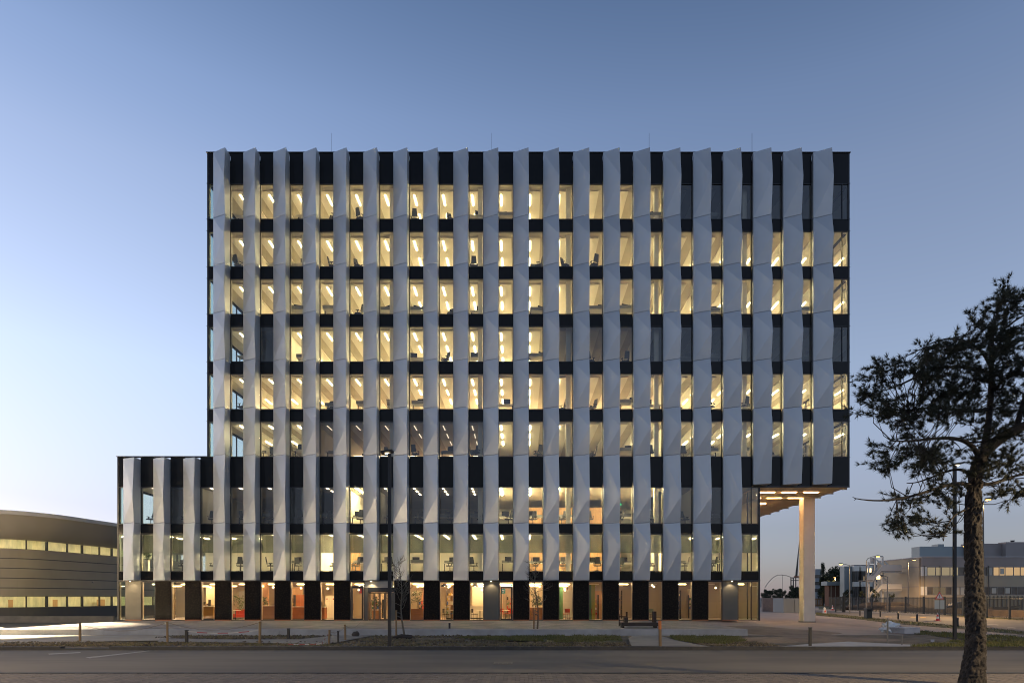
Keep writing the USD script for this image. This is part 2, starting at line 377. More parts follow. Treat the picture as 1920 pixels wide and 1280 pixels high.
# ceiling rafts and linear lights, one line per bay
n_light = 0; more_lights = {}
def ceiling(key, r, bays, lo):
    global n_light
    for b in bays:
        xl = (FX[b + 1] if b < 23 else FX[23] + 2.266) - .97
        if b == -1 or (b == 2 and not lo): xl = (FX[b + 1]) - .97
        if xl + .8 > (XR0 if lo else XR1) - .2 or xl - .7 < (XL0 if lo else XL1) + .2: continue
        on = LIT[key, b]; zc = r[0] + .03
        if not lo: part(OB, 'ceiling_raft', MB().box(xl - .70, xl + .80, YG + 1.02, YW - .15, zc, zc + .08), raft_m)
        for s in range(3):
            y0 = YG + (1.45 + 2.6 * s if not lo else 1.1 + 1.5 * s); y1 = y0 + (1.4 if not lo else .75)
            m = (L_ONE if lo else L_T6 if key == 5 else L_ON) if on == 2 else ((L_DIM2 if lo else L_DIM) if on == 1 else L_OFF)
            if lo and key == '1': y0 += 1.0; y1 += 1.0
            if s == 2 and on and not lo and (key != 5 or on == 1):
                mm = L_DEEP if on == 2 else L_DIMDEEP
                more_lights.setdefault(mm.GetPath(), (mm, MB()))[1].box(xl - .7, xl + .7, YW - 1.6 + (.55 if key == 5 else 0), YW - .6 + (.35 if key == 5 else 0), zc - .05, zc - .01)
            bx = (xl - .028, xl + .028, y0, y1, zc - .035, zc - .004)
            if lo: bx = (xl - .06, xl + .06, y0, y1, r[0] + .09, r[0] + .125)
            if s < 2 and n_light < 298: part(OB, 'ceiling_light', MB().box(*bx), m); n_light += 1
            else: more_lights.setdefault(m.GetPath(), (m, MB()))[1].box(*bx)
for k in range(6): ceiling(k, ROWS[k], range(2, 24), False)
ceiling('2', ROW2, range(-1, 21), True)
ceiling('1', ROW1, range(-1, 21), True)
for m, mb in more_lights.values(): part(OB, 'far_ceiling_lights', mb, m, kind='stuff')

# overhang: soffit, its lights, the column
part(OB, 'soffit', MB().box(XR0 + .0, XR1 - .02, YG + .02, YB, Z_SOF - .02, Z_SOF + .10), soffit_m)
part(OB, 'soffit_edge', MB().box(XR0 - .5, XR1, YG - .03, YG + .015, Z_SOF - .06, Z_SOF + .06), dark_m)
for r_, y in enumerate((52.8, 55.9, 59.1, 62.1, 65.1, 68.1)):
    for c_, x in enumerate((19.2, 20.93, 22.68)):
        if (r_ == 4 and c_ > 0) or (r_ == 2 and c_ == 2) or (r_ == 3 and c_ == 2) or (r_ == 5): continue
        xx = x + (.0 if r_ in (0, 1) else -.1)
        part(OB, 'soffit_light', MB().box(xx, xx + 1.12, y - .04, y + .04, Z_SOF - .045, Z_SOF - .021), L_SOFFIT)
cx0, cx1 = PX(1507, 55.5), PX(1528, 55.5)
part(OB, 'column', MB().box(cx0, cx1, 55.5, 56.4, -.25, Z_SOF - .02), column_m)
part(OB, 'column_base', MB().box(cx0 - .05, cx1 + .05, 55.45, 56.45, -.36, -.25), M('column_base_grey', (.10, .095, .09), .7))
for px in (621, 922, 1217, 1410):
    x = PX(px, 55); part(OB, 'lightning_rod', MB().cyl((x, 55, Z_TOP - .3), (x, 55, PZ(250, 55)), .014, .010, 6), dark_m)

# --- ground floor: stone piers under the fins, shop windows between, entrance
ENT = 8
for i in range(21):
    x0 = FX[i] + .02; x1 = x0 + 1.17
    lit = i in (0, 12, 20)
    if i == ENT:
        part(OB, 'entrance_fascia', MB().box(x0 + .03, xg(737), YG - .06, YG + .2, zg(1101), ROW0[0]), M('fascia_metal', (.34, .31, .25), .45, .4))
    else:
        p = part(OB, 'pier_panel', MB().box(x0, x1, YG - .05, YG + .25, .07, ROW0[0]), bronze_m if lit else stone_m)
        part(p, 'plinth', MB().box(x0 - .01, x1 + .01, YG - .07, YG + .25, 0.0, .07), copper_m)
    if lit or i == ENT:
        s = part(OB, 'downlight', MB().cyl((x0 + .58, YG - .42, ROW0[0] + .02), (x0 + .58, YG - .42, ROW0[0] + .14), .07, .07, 12), dark_m)
        part(s, 'lens', MB().cyl((x0 + .58, YG - .42, ROW0[0] + .005), (x0 + .58, YG - .42, ROW0[0] + .02), .05, .05, 12), L_SPOT)
for b in range(-1, 21):
    if b in (ENT,): continue
    x0, x1 = bay_x(b, True)
    if b >= 0: x0 = FX[b] + 1.20
    if b < 20: x1 = FX[b + 1] + .01
    w = window(x0, x1, ROW0[0], .02, [xg(1409)] if b == 20 else [], glass2_m if b in (-1, 20) else glass_m, sill=.04)
    if b == 7 or b == 12:
        d = MB(); xa, xb = x0 + .09, x1 - .09; yy = YG + .02
        d.box(xa, xa + .10, yy - .05, yy + .08, .03, 2.45).box(xb - .10, xb, yy - .05, yy + .08, .03, 2.45).box(xa, xb, yy - .05, yy + .08, 2.45, 2.62).box(xa + .1, xb - .1, yy - .05, yy + .08, .03, .16)
        dd = part(OB, 'glass_door', d, frame_m)
        part(dd, 'handle', MB().cyl((xa + .16, yy - .10, .8), (xa + .16, yy - .10, 1.3), .015, .015, 8), copper_m)
# entrance: three bronze framed leaves under a dark header, jambs each side
ex0, ex1 = FX[ENT] + .03, xg(741)
part(OB, 'entrance_header', MB().box(xg(690), ex1, YG - .06, YG + .3, zg(1109.5), zg(1101) - .01), dark_m)
part(OB, 'entrance_jamb', MB().box(ex0, xg(690), YG - .06, YG + 1.0, 0, zg(1101) - .01), bronze_m)
part(OB, 'entrance_jamb', MB().box(xg(733), ex1, YG - .06, YG + .3, 0, zg(1110)), bronze_m)
for a, b in ((691, 701.5), (702, 711.5), (712, 721.5), (722, 732.5)):
    xa, xb = xg(a), xg(b); d = MB(); zt = zg(1110)
    d.box(xa, xa + .06, YG, YG + .07, .02, zt).box(xb - .06, xb, YG, YG + .07, .02, zt).box(xa + .06, xb - .06, YG, YG + .07, .02, .12).box(xa + .06, xb - .06, YG, YG + .07, zt - .08, zt)
    dd = part(OB, 'entrance_door', d, M('entrance_frame_metal', (.10, .085, .06), .4, .5) if a == 691 else '/World/Looks/entrance_frame_metal')
    part(dd, 'pane', MB().poly([(xa + .06, YG + .04, .12), (xb - .06, YG + .04, .12), (xb - .06, YG + .04, zt - .08), (xa + .06, YG + .04, zt - .08)]), glass_m)
    part(dd, 'handle', MB().cyl((xa + .12, YG - .05, .8), (xa + .12, YG - .05, 1.4), .016, .016, 8), copper_m)

# ground floor interior
cafe_floor = M('cafe_floor', (.46, .36, .25), .35, 0, (.38, .29, .19), scale=2)
cafe_wall = M('cafe_wall', (.62, .52, .38), .8)
taupe_m = M('taupe_wall', (.33, .27, .20), .8)
green_m = M('green_wall', (.07, .19, .07), .7)
part(OB, 'floor_covering', MB().box(XL0 + .14, XR0 - .14, YG + .02, YW, 0.012, .022), cafe_floor)
part(OB, 'inner_wall', MB().box(XL0 + .15, FX[4], 58.5, 58.6, 0.03, ROW0[0] + .13), taupe_m)
part(OB, 'inner_wall', MB().box(FX[4] + .01, FX[12], 60.0, 60.1, 0.03, ROW0[0] + .13), cafe_wall)
part(OB, 'inner_wall', MB().box(FX[12] + .01, FX[15], 57.0, 57.1, 0.03, ROW0[0] + .13), cafe_wall)
part(OB, 'inner_wall', MB().box(FX[15] + .01, XR0 - .2, 56.0, 56.1, 0.03, ROW0[0] + .13), taupe_m)
part(OB, 'green_panel', MB().box(xg(1047), xg(1059), YG + 2.2, YG + 2.3, .03, 2.6), green_m)
part(OB, 'green_panel', MB().box(xg(1103), xg(1113), YG + 1.6, YG + 1.7, .03, 2.75), green_m)
part(OB, 'lime_panel', MB().box(xg(1113.5), xg(1121), YG + 1.9, YG + 2.0, .03, 2.75), M('lime_wall', (.30, .30, .05), .7))
cl = 0
for b in range(0, 21):
    x = FX[b] + 1.7
    for s, (dy, L) in enumerate(((1.5, .9), (4.0, .9))):
        if b in (8,) and s == 0: continue
        part(OB, 'cafe_light', MB().box(x - L / 2, x + L / 2, YG + dy - .05, YG + dy + .05, ROW0[0] - .22 - .1 * s, ROW0[0] - .18 - .1 * s), L_CAFE if b < 15 else (L_CAFE if (s == 0 and b % 2 == 0) else L_OFF))

# ------------------------------------------------------------------ ground, road, terrace
asphalt_m = M('asphalt', (.074, .065, .052), .85, 0, (.122, .106, .083), scale=.55, stretch=(.22, 1, 1), detail=9, bump=.25, bscale=60, dist=.01)
kerb_m = M('kerb_dark', (.022, .022, .022), .75, 0, (.036, .034, .032), scale=4)
soil_m = M('soil', (.05, .038, .024), .95, 0, (.15, .118, .072), scale=1.3, detail=8, bump=.6, bscale=14, dist=.05)
sand_m = M('pale_sand', (.36, .31, .23), .95, 0, (.27, .22, .155), scale=.5, detail=8, bump=.35, bscale=9, dist=.05)
grass_base_m = M('grass_base', (.052, .056, .014), .95, 0, (.085, .072, .025), scale=1.2, detail=7, bump=.7, bscale=18, dist=.05)
pave_a = [M('paver_a', (.26, .215, .17), .75, 0, (.21, .175, .14), scale=3), M('paver_b', (.21, .178, .145), .75, 0, (.17, .145, .12), scale=3), M('paver_c', (.30, .25, .20), .75, 0, (.25, .21, .17), scale=3)]
conc_m = M('edge_concrete', (.34, .335, .32), .8, 0, (.26, .25, .235), scale=1.1, detail=6, bump=.08, bscale=8)
path_m = M('path_pavers', (.22, .20, .165), .85, 0, (.17, .15, .125), scale=1.2)
white_m = M('road_paint', (.26, .245, .22), .7, 0, (.11, .10, .09), scale=5, lo=.45, hi=.75)
brick_m = [M('paving_brick_a', (.115, .095, .078), .85), M('paving_brick_b', (.14, .115, .092), .85), M('paving_brick_c', (.095, .082, .070), .85)]

structure('ground', MB().box(-1500, 1500, -200, 3500, -1.4, -.46), M('far_ground', (.06, .058, .045), .95, 0, (.09, .08, .06), scale=.05))
structure('road', MB().box(-140, 160, 18.35, 27.35, -.60, -.415), asphalt_m)
near = structure('near_pavement', MB().box(-140, 160, 6, 18.05, -.62, -.345), kerb_m)
nk = []
for k in range(-16, 17): part(near, 'kerb_stone', MB().box(k * 1.0 + .004, k * 1.0 + .996, 18.055, 18.345, -.6, -.30), kerb_m)
bb = []
for r in range(22):
    for c in range(-70, 71):
        x = c * .212 + (.106 if r % 2 else 0); y = 17.96 - r * .106
        bb.append((x + .004, x + .206, y - .10, y - .004, -.343, -.305 + rnd.uniform(-.004, .004)))
pieces(near, 'paving_brick', bb, brick_m, 290, key=lambda b: abs(b[0]) + (18 - b[2]) * 30)
fk = structure('far_kerb', MB().box(-140, 160, 27.36, 27.74, -.6, -.345), kerb_m)
for k in range(-34, 40):
    if -19.6 < k < -17: continue
    part(fk, 'kerb_stone', MB().box(k + .005, k + .995, 27.352, 27.62, -.344, -.275 + (k % 3) * .002), kerb_m)
part(fk, 'gutter_grate', MB().box(*(PX(276, 27.3), PX(285, 27.3)), 27.05, 27.34, -.414, -.405), dark_m)
# worn white line and the manhole cover in the road
def groundpoly(name, pts, z, mat, kind='structure', parent=None):
    from shapely.geometry import Polygon
    p = Polygon([G(a, b, z) for a, b in pts]); v, f = trimesh.creation.triangulate_polygon(p, engine='earcut')
    v3 = np.column_stack([v, np.full(len(v), z)])
    n = np.cross(v3[f[:, 1]] - v3[f[:, 0]], v3[f[:, 2]] - v3[f[:, 0]])[:, 2]; f = np.where((n < 0)[:, None], f[:, ::-1], f)
    return tag(part(parent, name, (v3, f), mat), kind=kind)
groundpoly('road_marking', [(160, 1231.5), (272, 1219.5), (283, 1219.5), (168, 1233)], -.409, white_m)
groundpoly('road_marking', [(90, 1224.5), (150, 1221.5), (152, 1223), (92, 1226)], -.409, white_m)
mh = structure('manhole_cover', MB().box(PX(926, 22), PX(961, 22), 21.55, 22.35, -.43, -.405), M('manhole_rim', (.17, .14, .10), .8))
for k in range(4):
    x0, x1 = PX(927.5, 22), PX(959.5, 22); L = (x1 - x0) / 4
    part(mh, 'cover_plate', MB().box(x0 + k * L + .01, x0 + (k + 1) * L - .01, 21.60, 22.30, -.404, -.397), M('manhole_plate', (.13, .105, .075), .7) if k == 0 else '/World/Looks/manhole_plate')
groundpoly('drain_cover', [(1745, 1198), (1752, 1198), (1752, 1203), (1745, 1203)], -.30, dark_m)

# verge between the road and the terrace
def grid(x0, x1, y0, y1, nx, ny, h):
    X, Y = np.meshgrid(np.linspace(x0, x1, nx), np.linspace(y0, y1, ny)); Z = h(X, Y)
    v = np.stack([X, Y, Z], -1).reshape(-1, 3); i = np.arange(nx * ny).reshape(ny, nx)
    f = np.concatenate([np.stack([i[:-1, :-1], i[:-1, 1:], i[1:, 1:]], -1).reshape(-1, 3), np.stack([i[:-1, :-1], i[1:, 1:], i[1:, :-1]], -1).reshape(-1, 3)])
    return v, f
def verge_h(X, Y):
    p = np.stack([X * .9, Y * 1.4, X * 0], -1)
    z = -.345 + .05 * (meshkit.fbm(p, 4, 3) - .5) + .025 * (meshkit.noise(p * 5, 5) - .5)
    left = np.clip((-17 - X) / 5, 0, 1)                          # smooth sandy ground on the left
    z = z * (1 - left) + (-.33) * left
    heap = .10 * np.exp(-((X - G(1133, 1194)[0]) ** 2 / .7 + (Y - G(1133, 1194)[1]) ** 2 / .5)) + .07 * np.exp(-((X - G(830, 1194)[0]) ** 2 / 3 + (Y - 33.5) ** 2 / 1.0))
    ramp = np.clip((X - 13) / 4, 0, 1) * np.clip((Y - 33) / 3.6, 0, 1) * .03
    return z + heap + ramp
structure('verge', grid(-75, 75, 27.63, 36.62, 700, 60, verge_h), soil_m, smooth=True)
structure('sandy_ground', MB().poly([(*G(-260, 1163.5, -.30), -.30), (*G(-200, 1207, -.30), -.30), (*G(120, 1205.5, -.30), -.30), (*G(205, 1201, -.30), -.30), (*G(300, 1200, -.30), -.30), (*G(330, 1191.5, -.30), -.30)][::-1]), sand_m)
groundpoly('path', [(296, 1202.5), (300, 1195.5), (430, 1197.5), (560, 1197.5), (625, 1190.6), (697, 1190.6), (655, 1199), (612, 1206.5), (450, 1203.5)], -.292, path_m)
groundpoly('path', [(1184, 1210), (1178, 1196), (1186, 1190.6), (1236, 1190.6), (1270, 1200), (1330, 1211)], -.288, path_m)
groundpoly('path', [(1600, 1212), (1450, 1212), (1520, 1206), (1590, 1202), (1720, 1208), (1780, 1212)], -.285, conc_m)

# terrace in front of the building: concrete edge blocks and slabs
XT = 12.6
terr = structure('terrace', MB().box(-29.6, XT, 36.95, YG - .03, -.44, -.045), conc_m)
n = 0
for k in range(13):
    x0 = -29.6 + k * 3.26; x1 = min(x0 + 3.25, XT)
    if x0 < XT - .3: part(terr, 'edge_block', MB().box(x0, x1, 36.6, 36.94, -.44, 0.0), conc_m)
sl = []
yy = 36.955; r = 0
while yy < YG - .1:
    d = .6 if r % 3 else .45
    x = -29.6 + (r * .37 % .9) - .9
    while x < XT:
        L = rnd.choice((.6, .9, 1.2)); a, b = max(x, -29.6), min(x + L, XT)
        if b - a > .1: sl.append((a + .003, b - .003, yy + .003, min(yy + d, YG - .06) - .003, -.044, rnd.uniform(-.003, .0)))
        x += L
    yy += d; r += 1
pieces(terr, 'paving_slab', sl, pave_a, 285, key=lambda b: b[2] * 2 + abs(b[0] + 3) * .3)
# right-hand forecourt: drops from the building's corner to the side road
def fore_h(X, Y):
    t = np.clip((X - XT) / 9.0, 0, 1); s = np.clip((Y - 36.6) / 8, 0, 1)
    z = -.335 + .31 * s * (1 - t * t * (3 - 2 * t))
    return z + .02 * (meshkit.fbm(np.stack([X * .6, Y * .6, X * 0], -1), 4, 9) - .5) * (Y < 50)
fore_m = M('forecourt_pavers', (.30, .235, .175), .8, 0, (.235, .185, .14), scale=.8, detail=6, bump=.1, bscale=12)
structure('forecourt', grid(XT, 28.5, 36.62, 80, 90, 200, fore_h), fore_m, smooth=True)
structure('forecourt', grid(28.5, 75, 36.62, 140, 20, 30, lambda X, Y: -.335 + 0 * X), fore_m)
def sandpatch(name, c, rx, ry, mat, h, seed):
    a = np.linspace(0, 2 * math.pi, 41)[:-1]; rr = 1 + .28 * (meshkit.noise(np.stack([np.cos(a) * 1.7 + seed, np.sin(a) * 1.7, a * 0], -1), seed) - .5) * 2
    v = [(c[0], c[1], fore_h(np.array(c[0]), np.array(c[1])) + h)]; f = []
    for q, s in enumerate((.35, .7, 1.0)):
        for i in range(40):
            x, y = c[0] + rx * s * rr[i] * math.cos(a[i]), c[1] + ry * s * rr[i] * math.sin(a[i])
            base = float(fore_h(np.array(x), np.array(y))) if y > 36.6 else -.335
            v.append((x, y, base + h * (1 - s ** 2) + (.02 if s < 1 else -.02) + .05 * h * rnd.uniform(-1, 1)))
    for i in range(40):
        j = (i + 1) % 40; f.append((0, 1 + i, 1 + j))
        for q in range(2):
            A, B = 1 + 40 * q, 41 + 40 * q; f += [(A + i, B + i, B + j), (A + i, B + j, A + j)]
    return structure(name, (np.array(v, float), np.array(f)), mat, smooth=True)
sand2_m = M('dug_sand', (.24, .17, .105), .95, 0, (.15, .105, .065), scale=.9, detail=8, bump=.5, bscale=8, dist=.06)
sandpatch('sand_patch', G(1470, 1186), 3.4, 4.2, sand2_m, .10, 3)
sandpatch('sand_patch', G(1530, 1198), 3.6, 2.2, sand2_m, .08, 5)
sandpatch('sand_patch', G(1430, 1200), 1.6, 1.6, sand2_m, .14, 8)

# side road with grass strips and a footpath on the right, far street on the left
Zg = -.325
groundpoly('side_road', [(1440, 1146), (1500, 1144), (1560, 1143), (1740, 1151.5), (1850, 1158.5), (2100, 1172), (2100, 1198), (1800, 1172), (1680, 1163), (1530, 1150.5)], -.322, asphalt_m)
groundpoly('road_marking', [(1850, 1168.6), (1872, 1170.4), (1872, 1171.2), (1850, 1169.4)], -.316, white_m)
groundpoly('road_marking', [(1889, 1174.6), (1904, 1176), (1904, 1176.9), (1889, 1175.4)], -.316, white_m)
for a, b in ((1660, 1672), (1707, 1718), (1725, 1736)):
    groundpoly('road_marking', [(a, 1155 + (a - 1660) * .012), (b, 1155.3 + (b - 1660) * .012), (b, 1156 + (b - 1660) * .012), (a, 1155.7 + (a - 1660) * .012)], -.316, M('yellow_paint', (.38, .24, .06), .7) if a == 1660 else '/World/Looks/yellow_paint')
grassy = []
def grass_area(pts, z): structure_ = groundpoly('grass_strip', pts, z, grass_base_m); grassy.append((pts, z)); return structure_
grass_area([(1530, 1147.5), (1560, 1150), (1680, 1162), (1800, 1172.5), (2000, 1190), (2000, 1196), (1800, 1178), (1680, 1168.5), (1600, 1159), (1530, 1153)], -.312)
grass_area([(1700, 1181), (1800, 1186.5), (2000, 1198), (2000, 1202), (1800, 1196.5), (1715, 1188)], -.312)
grass_area([(1790, 1200), (2000, 1202), (2000, 1212), (1700, 1212)], -.280)
grass_area([(1560, 1140.5), (1740, 1148.5), (1850, 1155.5), (2100, 1168), (2100, 1172), (1850, 1158.5), (1740, 1151.5), (1560, 1143)], -.312)
grass_area([(1535, 1132), (1600, 1132), (1605, 1140), (1535, 1142)], -.308)
groundpoly('footpath', [(1530, 1158), (1600, 1160.5), (1680, 1170), (1800, 1180), (2000, 1197), (2000, 1199), (1800, 1186.5), (1690, 1180), (1530, 1166)], -.315, M('pinkish_pavers', (.24, .185, .15), .8, 0, (.19, .15, .12), scale=1.5))
grass_area([(1255, 1192), (1380, 1192), (1400, 1200), (1360, 1207), (1300, 1204), (1265, 1199)], -.285)
grass_area([(1000, 1191), (1160, 1191), (1168, 1202), (1080, 1204), (930, 1199), (850, 1195)], -.284)

def blades(regions, n_each, name, mat, hmin, hmax, seed, label=None):
    from shapely.geometry import Polygon, Point
    rg = np.random.default_rng(seed); V = []
    for (pts, z), n in zip(regions, n_each):
        p = Polygon([G(a, b, z) for a, b in pts]); x0, y0, x1, y1 = p.bounds
        import shapely
        c = np.column_stack([rg.uniform(x0, x1, n * 3), rg.uniform(y0, y1, n * 3)]); c = c[shapely.contains_xy(p, c[:, 0], c[:, 1])][:n]
        m = meshkit.noise(np.column_stack([c * 1.6, c[:, :1] * 0]), seed); c = c[m > .33]
        k = len(c); a = rg.uniform(0, 2 * math.pi, k); h = rg.uniform(hmin, hmax, k); w = h * .16
        b0 = np.column_stack([c, np.full(k, z - .01)]); d = np.column_stack([np.cos(a), np.sin(a), np.zeros(k)])
        lean = np.column_stack([rg.normal(0, .4, k), rg.normal(0, .4, k), np.ones(k)]) * h[:, None]
        V.append(np.stack([b0 - d * w[:, None], b0 + d * w[:, None], b0 + lean], 1).reshape(-1, 3))
    V = np.vstack(V); F = np.arange(len(V)).reshape(-1, 3)
    return structure(name, (V, F), mat, kind='stuff')
blade_m = M('grass_blade', (.070, .080, .016), .8, 0, (.115, .10, .03), scale=2.0)
blades(grassy, [9000, 4500, 7000, 4000, 1500, 9000, 13000], 'grass', blade_m, .05, .14, 4)
# dry tufts and clods on the bare verge
dry_m = M('dry_grass', (.17, .14, .06), .9, 0, (.10, .09, .03), scale=3)
strips = [([(120, 1203), (460, 1204.5), (600, 1208), (720, 1204), (900, 1204), (900, 1210), (120, 1210)], -.325), ([(330, 1191), (620, 1191), (560, 1196), (430, 1196.5), (310, 1194)], -.325), ([(700, 1191), (900, 1191), (950, 1203), (660, 1203)], -.325), ([(0, 1204), (200, 1204), (200, 1211), (0, 1211)], -.325), ([(900, 1204), (1170, 1204), (1170, 1211), (900, 1211)], -.325), ([(1300, 1205), (1420, 1203), (1440, 1211), (1340, 1211)], -.325)]
blades(strips, [7000, 3500, 3500, 1500, 3000, 1500], 'dry_tufts', dry_m, .03, .09, 6)
rg = np.random.default_rng(11); cl_ = MB(); ico = trimesh.creation.icosphere(0, 1.0)
for (pts, z) in strips:
    xs, ys = zip(*[G(a, b, z) for a, b in pts])
    for _ in range(520):
        x, y = rg.uniform(min(xs), max(xs)), rg.uniform(max(27.8, min(ys)), min(36.3, max(ys))); s = rg.uniform(.015, .085)
        cl_.add(ico.vertices * rg.uniform(.6, 1.2, (12, 1)) * s + (x, y, z + s * .2), ico.faces)
structure('soil_clods', cl_, soil_m, kind='stuff')

# ------------------------------------------------------------------ street lamps (lit)
def lamp_light(parent, loc, inten, col, r=.09, cone=78, rot=0):
    l = UsdLux.SphereLight.Define(stage, path_for(pstr(parent), 'lamp_light')); l.CreateRadiusAttr(r); l.CreateIntensityAttr(inten); l.CreateColorAttr(col)
    l.GetPrim().CreateAttribute('inputs:normalize', Sdf.ValueTypeNames.Bool).Set(False)
    l.AddTranslateOp().Set(tuple(map(float, loc)))
    if cone is None: return l
    sh = UsdLux.ShapingAPI.Apply(l.GetPrim()); sh.CreateShapingConeAngleAttr(cone); sh.CreateShapingConeSoftnessAttr(.25)
    return l
post_m = M('lamp_post_metal', (.022, .021, .021), .5, .3)
LENS = E('lamp_lens_lit', (1.0, .76, .44), 5 * K)
def square_lamp(px, ybase, ytop, label, inten, col, hx=-.10, group='dark square street lamps along the road', zb=-.33, at=None, cone=66):
    if at is None: x, y = G(px, ybase, zb); h = PZ(ytop, y) - zb
    else: x, y, h = at
    t = thing('street_lamp', label, 'street lamp', (x, y, zb), 0, group)
    part(t, 'post', MB().box(-.062, .062, -.062, .062, 0, h), post_m)
    part(t, 'base_plate', MB().box(-.14, .14, -.14, .14, .0, .035), post_m)
    part(t, 'service_door', MB().box(-.04, .04, -.067, -.0625, .6, 1.0), post_m)
    hd = MB(); hd.box(-.24, .24, -.24, .24, -.03, .045)
    v, f = hd.arr(); a = math.radians(9); v = np.column_stack([v[:, 0] * math.cos(a) + v[:, 2] * math.sin(a) + hx, v[:, 1], -v[:, 0] * math.sin(a) * -1 + v[:, 2] * math.cos(a) + h + .06])
    head = part(t, 'lamp_head', (v, f), post_m)
    part(head, 'lens', MB().cyl((hx, 0, h - .012), (hx, 0, h + .015), .10, .10, 16), LENS)
    if inten: lamp_light(t, (hx, 0, h - .16), inten, col, cone=cone)
    return t
LW = (1.0, .74, .42)
square_lamp(730.5, 1212, 850, 'tall dark square street lamp in front of the entrance doors', 0, LW)
square_lamp(1790, 1202, 872, 'tall dark square street lamp left of the pine trunk', 0, LW, hx=.12)
square_lamp(0, 0, 0, 'tall street lamp at the left edge lighting the pale sandy ground', 520000 * K, (1.0, .88, .66), at=(-32.2, 39.0, 8.2), cone=51)
square_lamp(0, 0, 0, 'tall street lamp outside the left edge before the curved building', 48000 * K, (1.0, .74, .44), at=(-42, 30.0, 8.2), cone=None)
square_lamp(0, 0, 0, 'tall street lamp on the near pavement left of the camera', 46000 * K, (1.0, .72, .38), at=(-19, 9.0, 8.2), zb=-.30, cone=80)
square_lamp(0, 0, 0, 'tall street lamp on the near pavement right of the camera', 40000 * K, (1.0, .72, .38), at=(19, 9.0, 8.2), zb=-.30, cone=80)
for i in (0, ENT, 12, 20):                                       # the small downlights under four fins
    x = FX[i] + .60
    l = UsdLux.SphereLight.Define(stage, path_for('/World/office_building', 'downlight_lamp')); l.CreateRadiusAttr(.05); l.CreateIntensityAttr(700 * K); l.CreateColorAttr((1, .80, .52))
    l.GetPrim().CreateAttribute('inputs:normalize', Sdf.ValueTypeNames.Bool).Set(False)
    l.AddTranslateOp().Set((x, YG - .42, ROW0[0] - .08)); l.AddRotateXOp().Set(18)
    sh = UsdLux.ShapingAPI.Apply(l.GetPrim()); sh.CreateShapingConeAngleAttr(52); sh.CreateShapingConeSoftnessAttr(.4)

LAMP_LIT = E('sodium_lamp_lit', (1.0, .52, .16), 5 * K)
galv_m = M('galvanised_steel', (.13, .125, .115), .5, .5)
def mast_lamp(px, ybase, hx, hy, label, curved=False, power=450):
    """Thin lamp mast; (hx, hy) the photo position of its lit head."""
    x, y = G(px, ybase); h = PZ(hy, y) + .33; L = PX(hx, y) - x
    t = thing('mast_lamp', label, 'street lamp', (x, y, -.33), 0, 'lit lamp masts along the side road')
    part(t, 'mast', MB().tube([(0, 0, 0), (0, 0, h * .5), (0, 0, h - (.55 if curved else .15))], [.085, .07, .05], 8), galv_m)
    p = [(0, 0, h - .55), (L * .12, 0, h - .25), (L * .5, 0, h - .05), (L * .92, 0, h + .04)] if curved else [(0, 0, h - .15), (L * .5, 0, h - .02), (L * .9, 0, h + .05)]
    part(t, 'arm', MB().tube(p, .035, 6), galv_m)
    hd = part(t, 'lamp_head', MB().blob((L, 0, h + .06), .30, 1, .05, 2, (1.0, .55, .30)), galv_m)
    part(hd, 'lens', MB().blob((L, 0, h - .03), .26, 1, .03, 2, (.9, .5, .28)), LAMP_LIT if power else galv_m)
    if power: lamp_light(t, (L, 0, h - .38), power * K, (1.0, .62, .28), .2, 84)
    return t
mast_lamp(1593, 1150, 1576.5, 1057, 'thin lamp mast nearest the white column, head pointing left')
mast_lamp(1624.5, 1151, 1646, 1042.5, 'curved lamp mast in front of the zigzag fire stairs', True)
mast_lamp(1664, 1148, 1654, 1079, 'short unlit lamp mast before the right end of the fire stairs', power=0)
mast_lamp(1703, 1143.5, 1714, 1049, 'lamp mast before the blank concrete wall, star-bright head', power=5000)
mast_lamp(1832, 1158, 1810, 1023.5, 'lamp mast close left of the pine trunk with bright head', power=5000)
mast_lamp(1566, 1136, 1565, 1082, 'distant lamp mast before the dark evergreens')
mast_lamp(1843.5, 1170, 1853, 936, 'tallest lamp mast, directly behind the pine trunk')

# ------------------------------------------------------------------ low curved building on the left
lb = thing('curved_building', 'low beige building with swept curved roof and two lit ribbon windows', 'building')
kp = [(-420, 66), (-250, 62.6), (-120, 61.4), (-40, 61.3), (0, 61.6), (60, 63.3), (120, 66.6), (170, 70), (220, 74), (300, 81), (380, 89)]
from scipy.interpolate import CubicSpline
kx = np.array([PX(a, b) for a, b in kp]); ky = np.array([b for a, b in kp])
tt = np.r_[0, np.cumsum(np.hypot(np.diff(kx), np.diff(ky)))]
ts = np.linspace(0, tt[-1], 90); cxs, cys = CubicSpline(tt, kx)(ts), CubicSpline(tt, ky)(ts)
nx_, ny_ = np.gradient(cys), -np.gradient(cxs); nl = np.hypot(nx_, ny_); nx_, ny_ = nx_ / nl, ny_ / nl      # outward (towards the camera's side)
def loft(profile, i0=0, i1=90, closed=False):
    idx = np.arange(i0, i1); v = np.stack([np.stack([cxs[idx] + nx_[idx] * o, cys[idx] + ny_[idx] * o, np.full(len(idx), z)], 1) for o, z in profile], 1)
    m = len(profile); f = []
    for a in range(len(idx) - 1):
        for b in range(m if closed else m - 1):
            c = (b + 1) % m; f += [(a * m + b, (a + 1) * m + b, (a + 1) * m + c), (a * m + b, (a + 1) * m + c, a * m + c)]
    if closed:
        for base in (0, (len(idx) - 1) * m): f += [(base, base + j, base + j + 1) for j in range(1, m - 1)]
    return v.reshape(-1, 3), np.array(f)
clad_m = M('beige_cladding', (.27, .225, .155), .65, 0, (.24, .20, .135), scale=.4)
canopy_m = M('canopy_render', (.33, .30, .25), .6, 0, (.30, .27, .22), scale=.25)
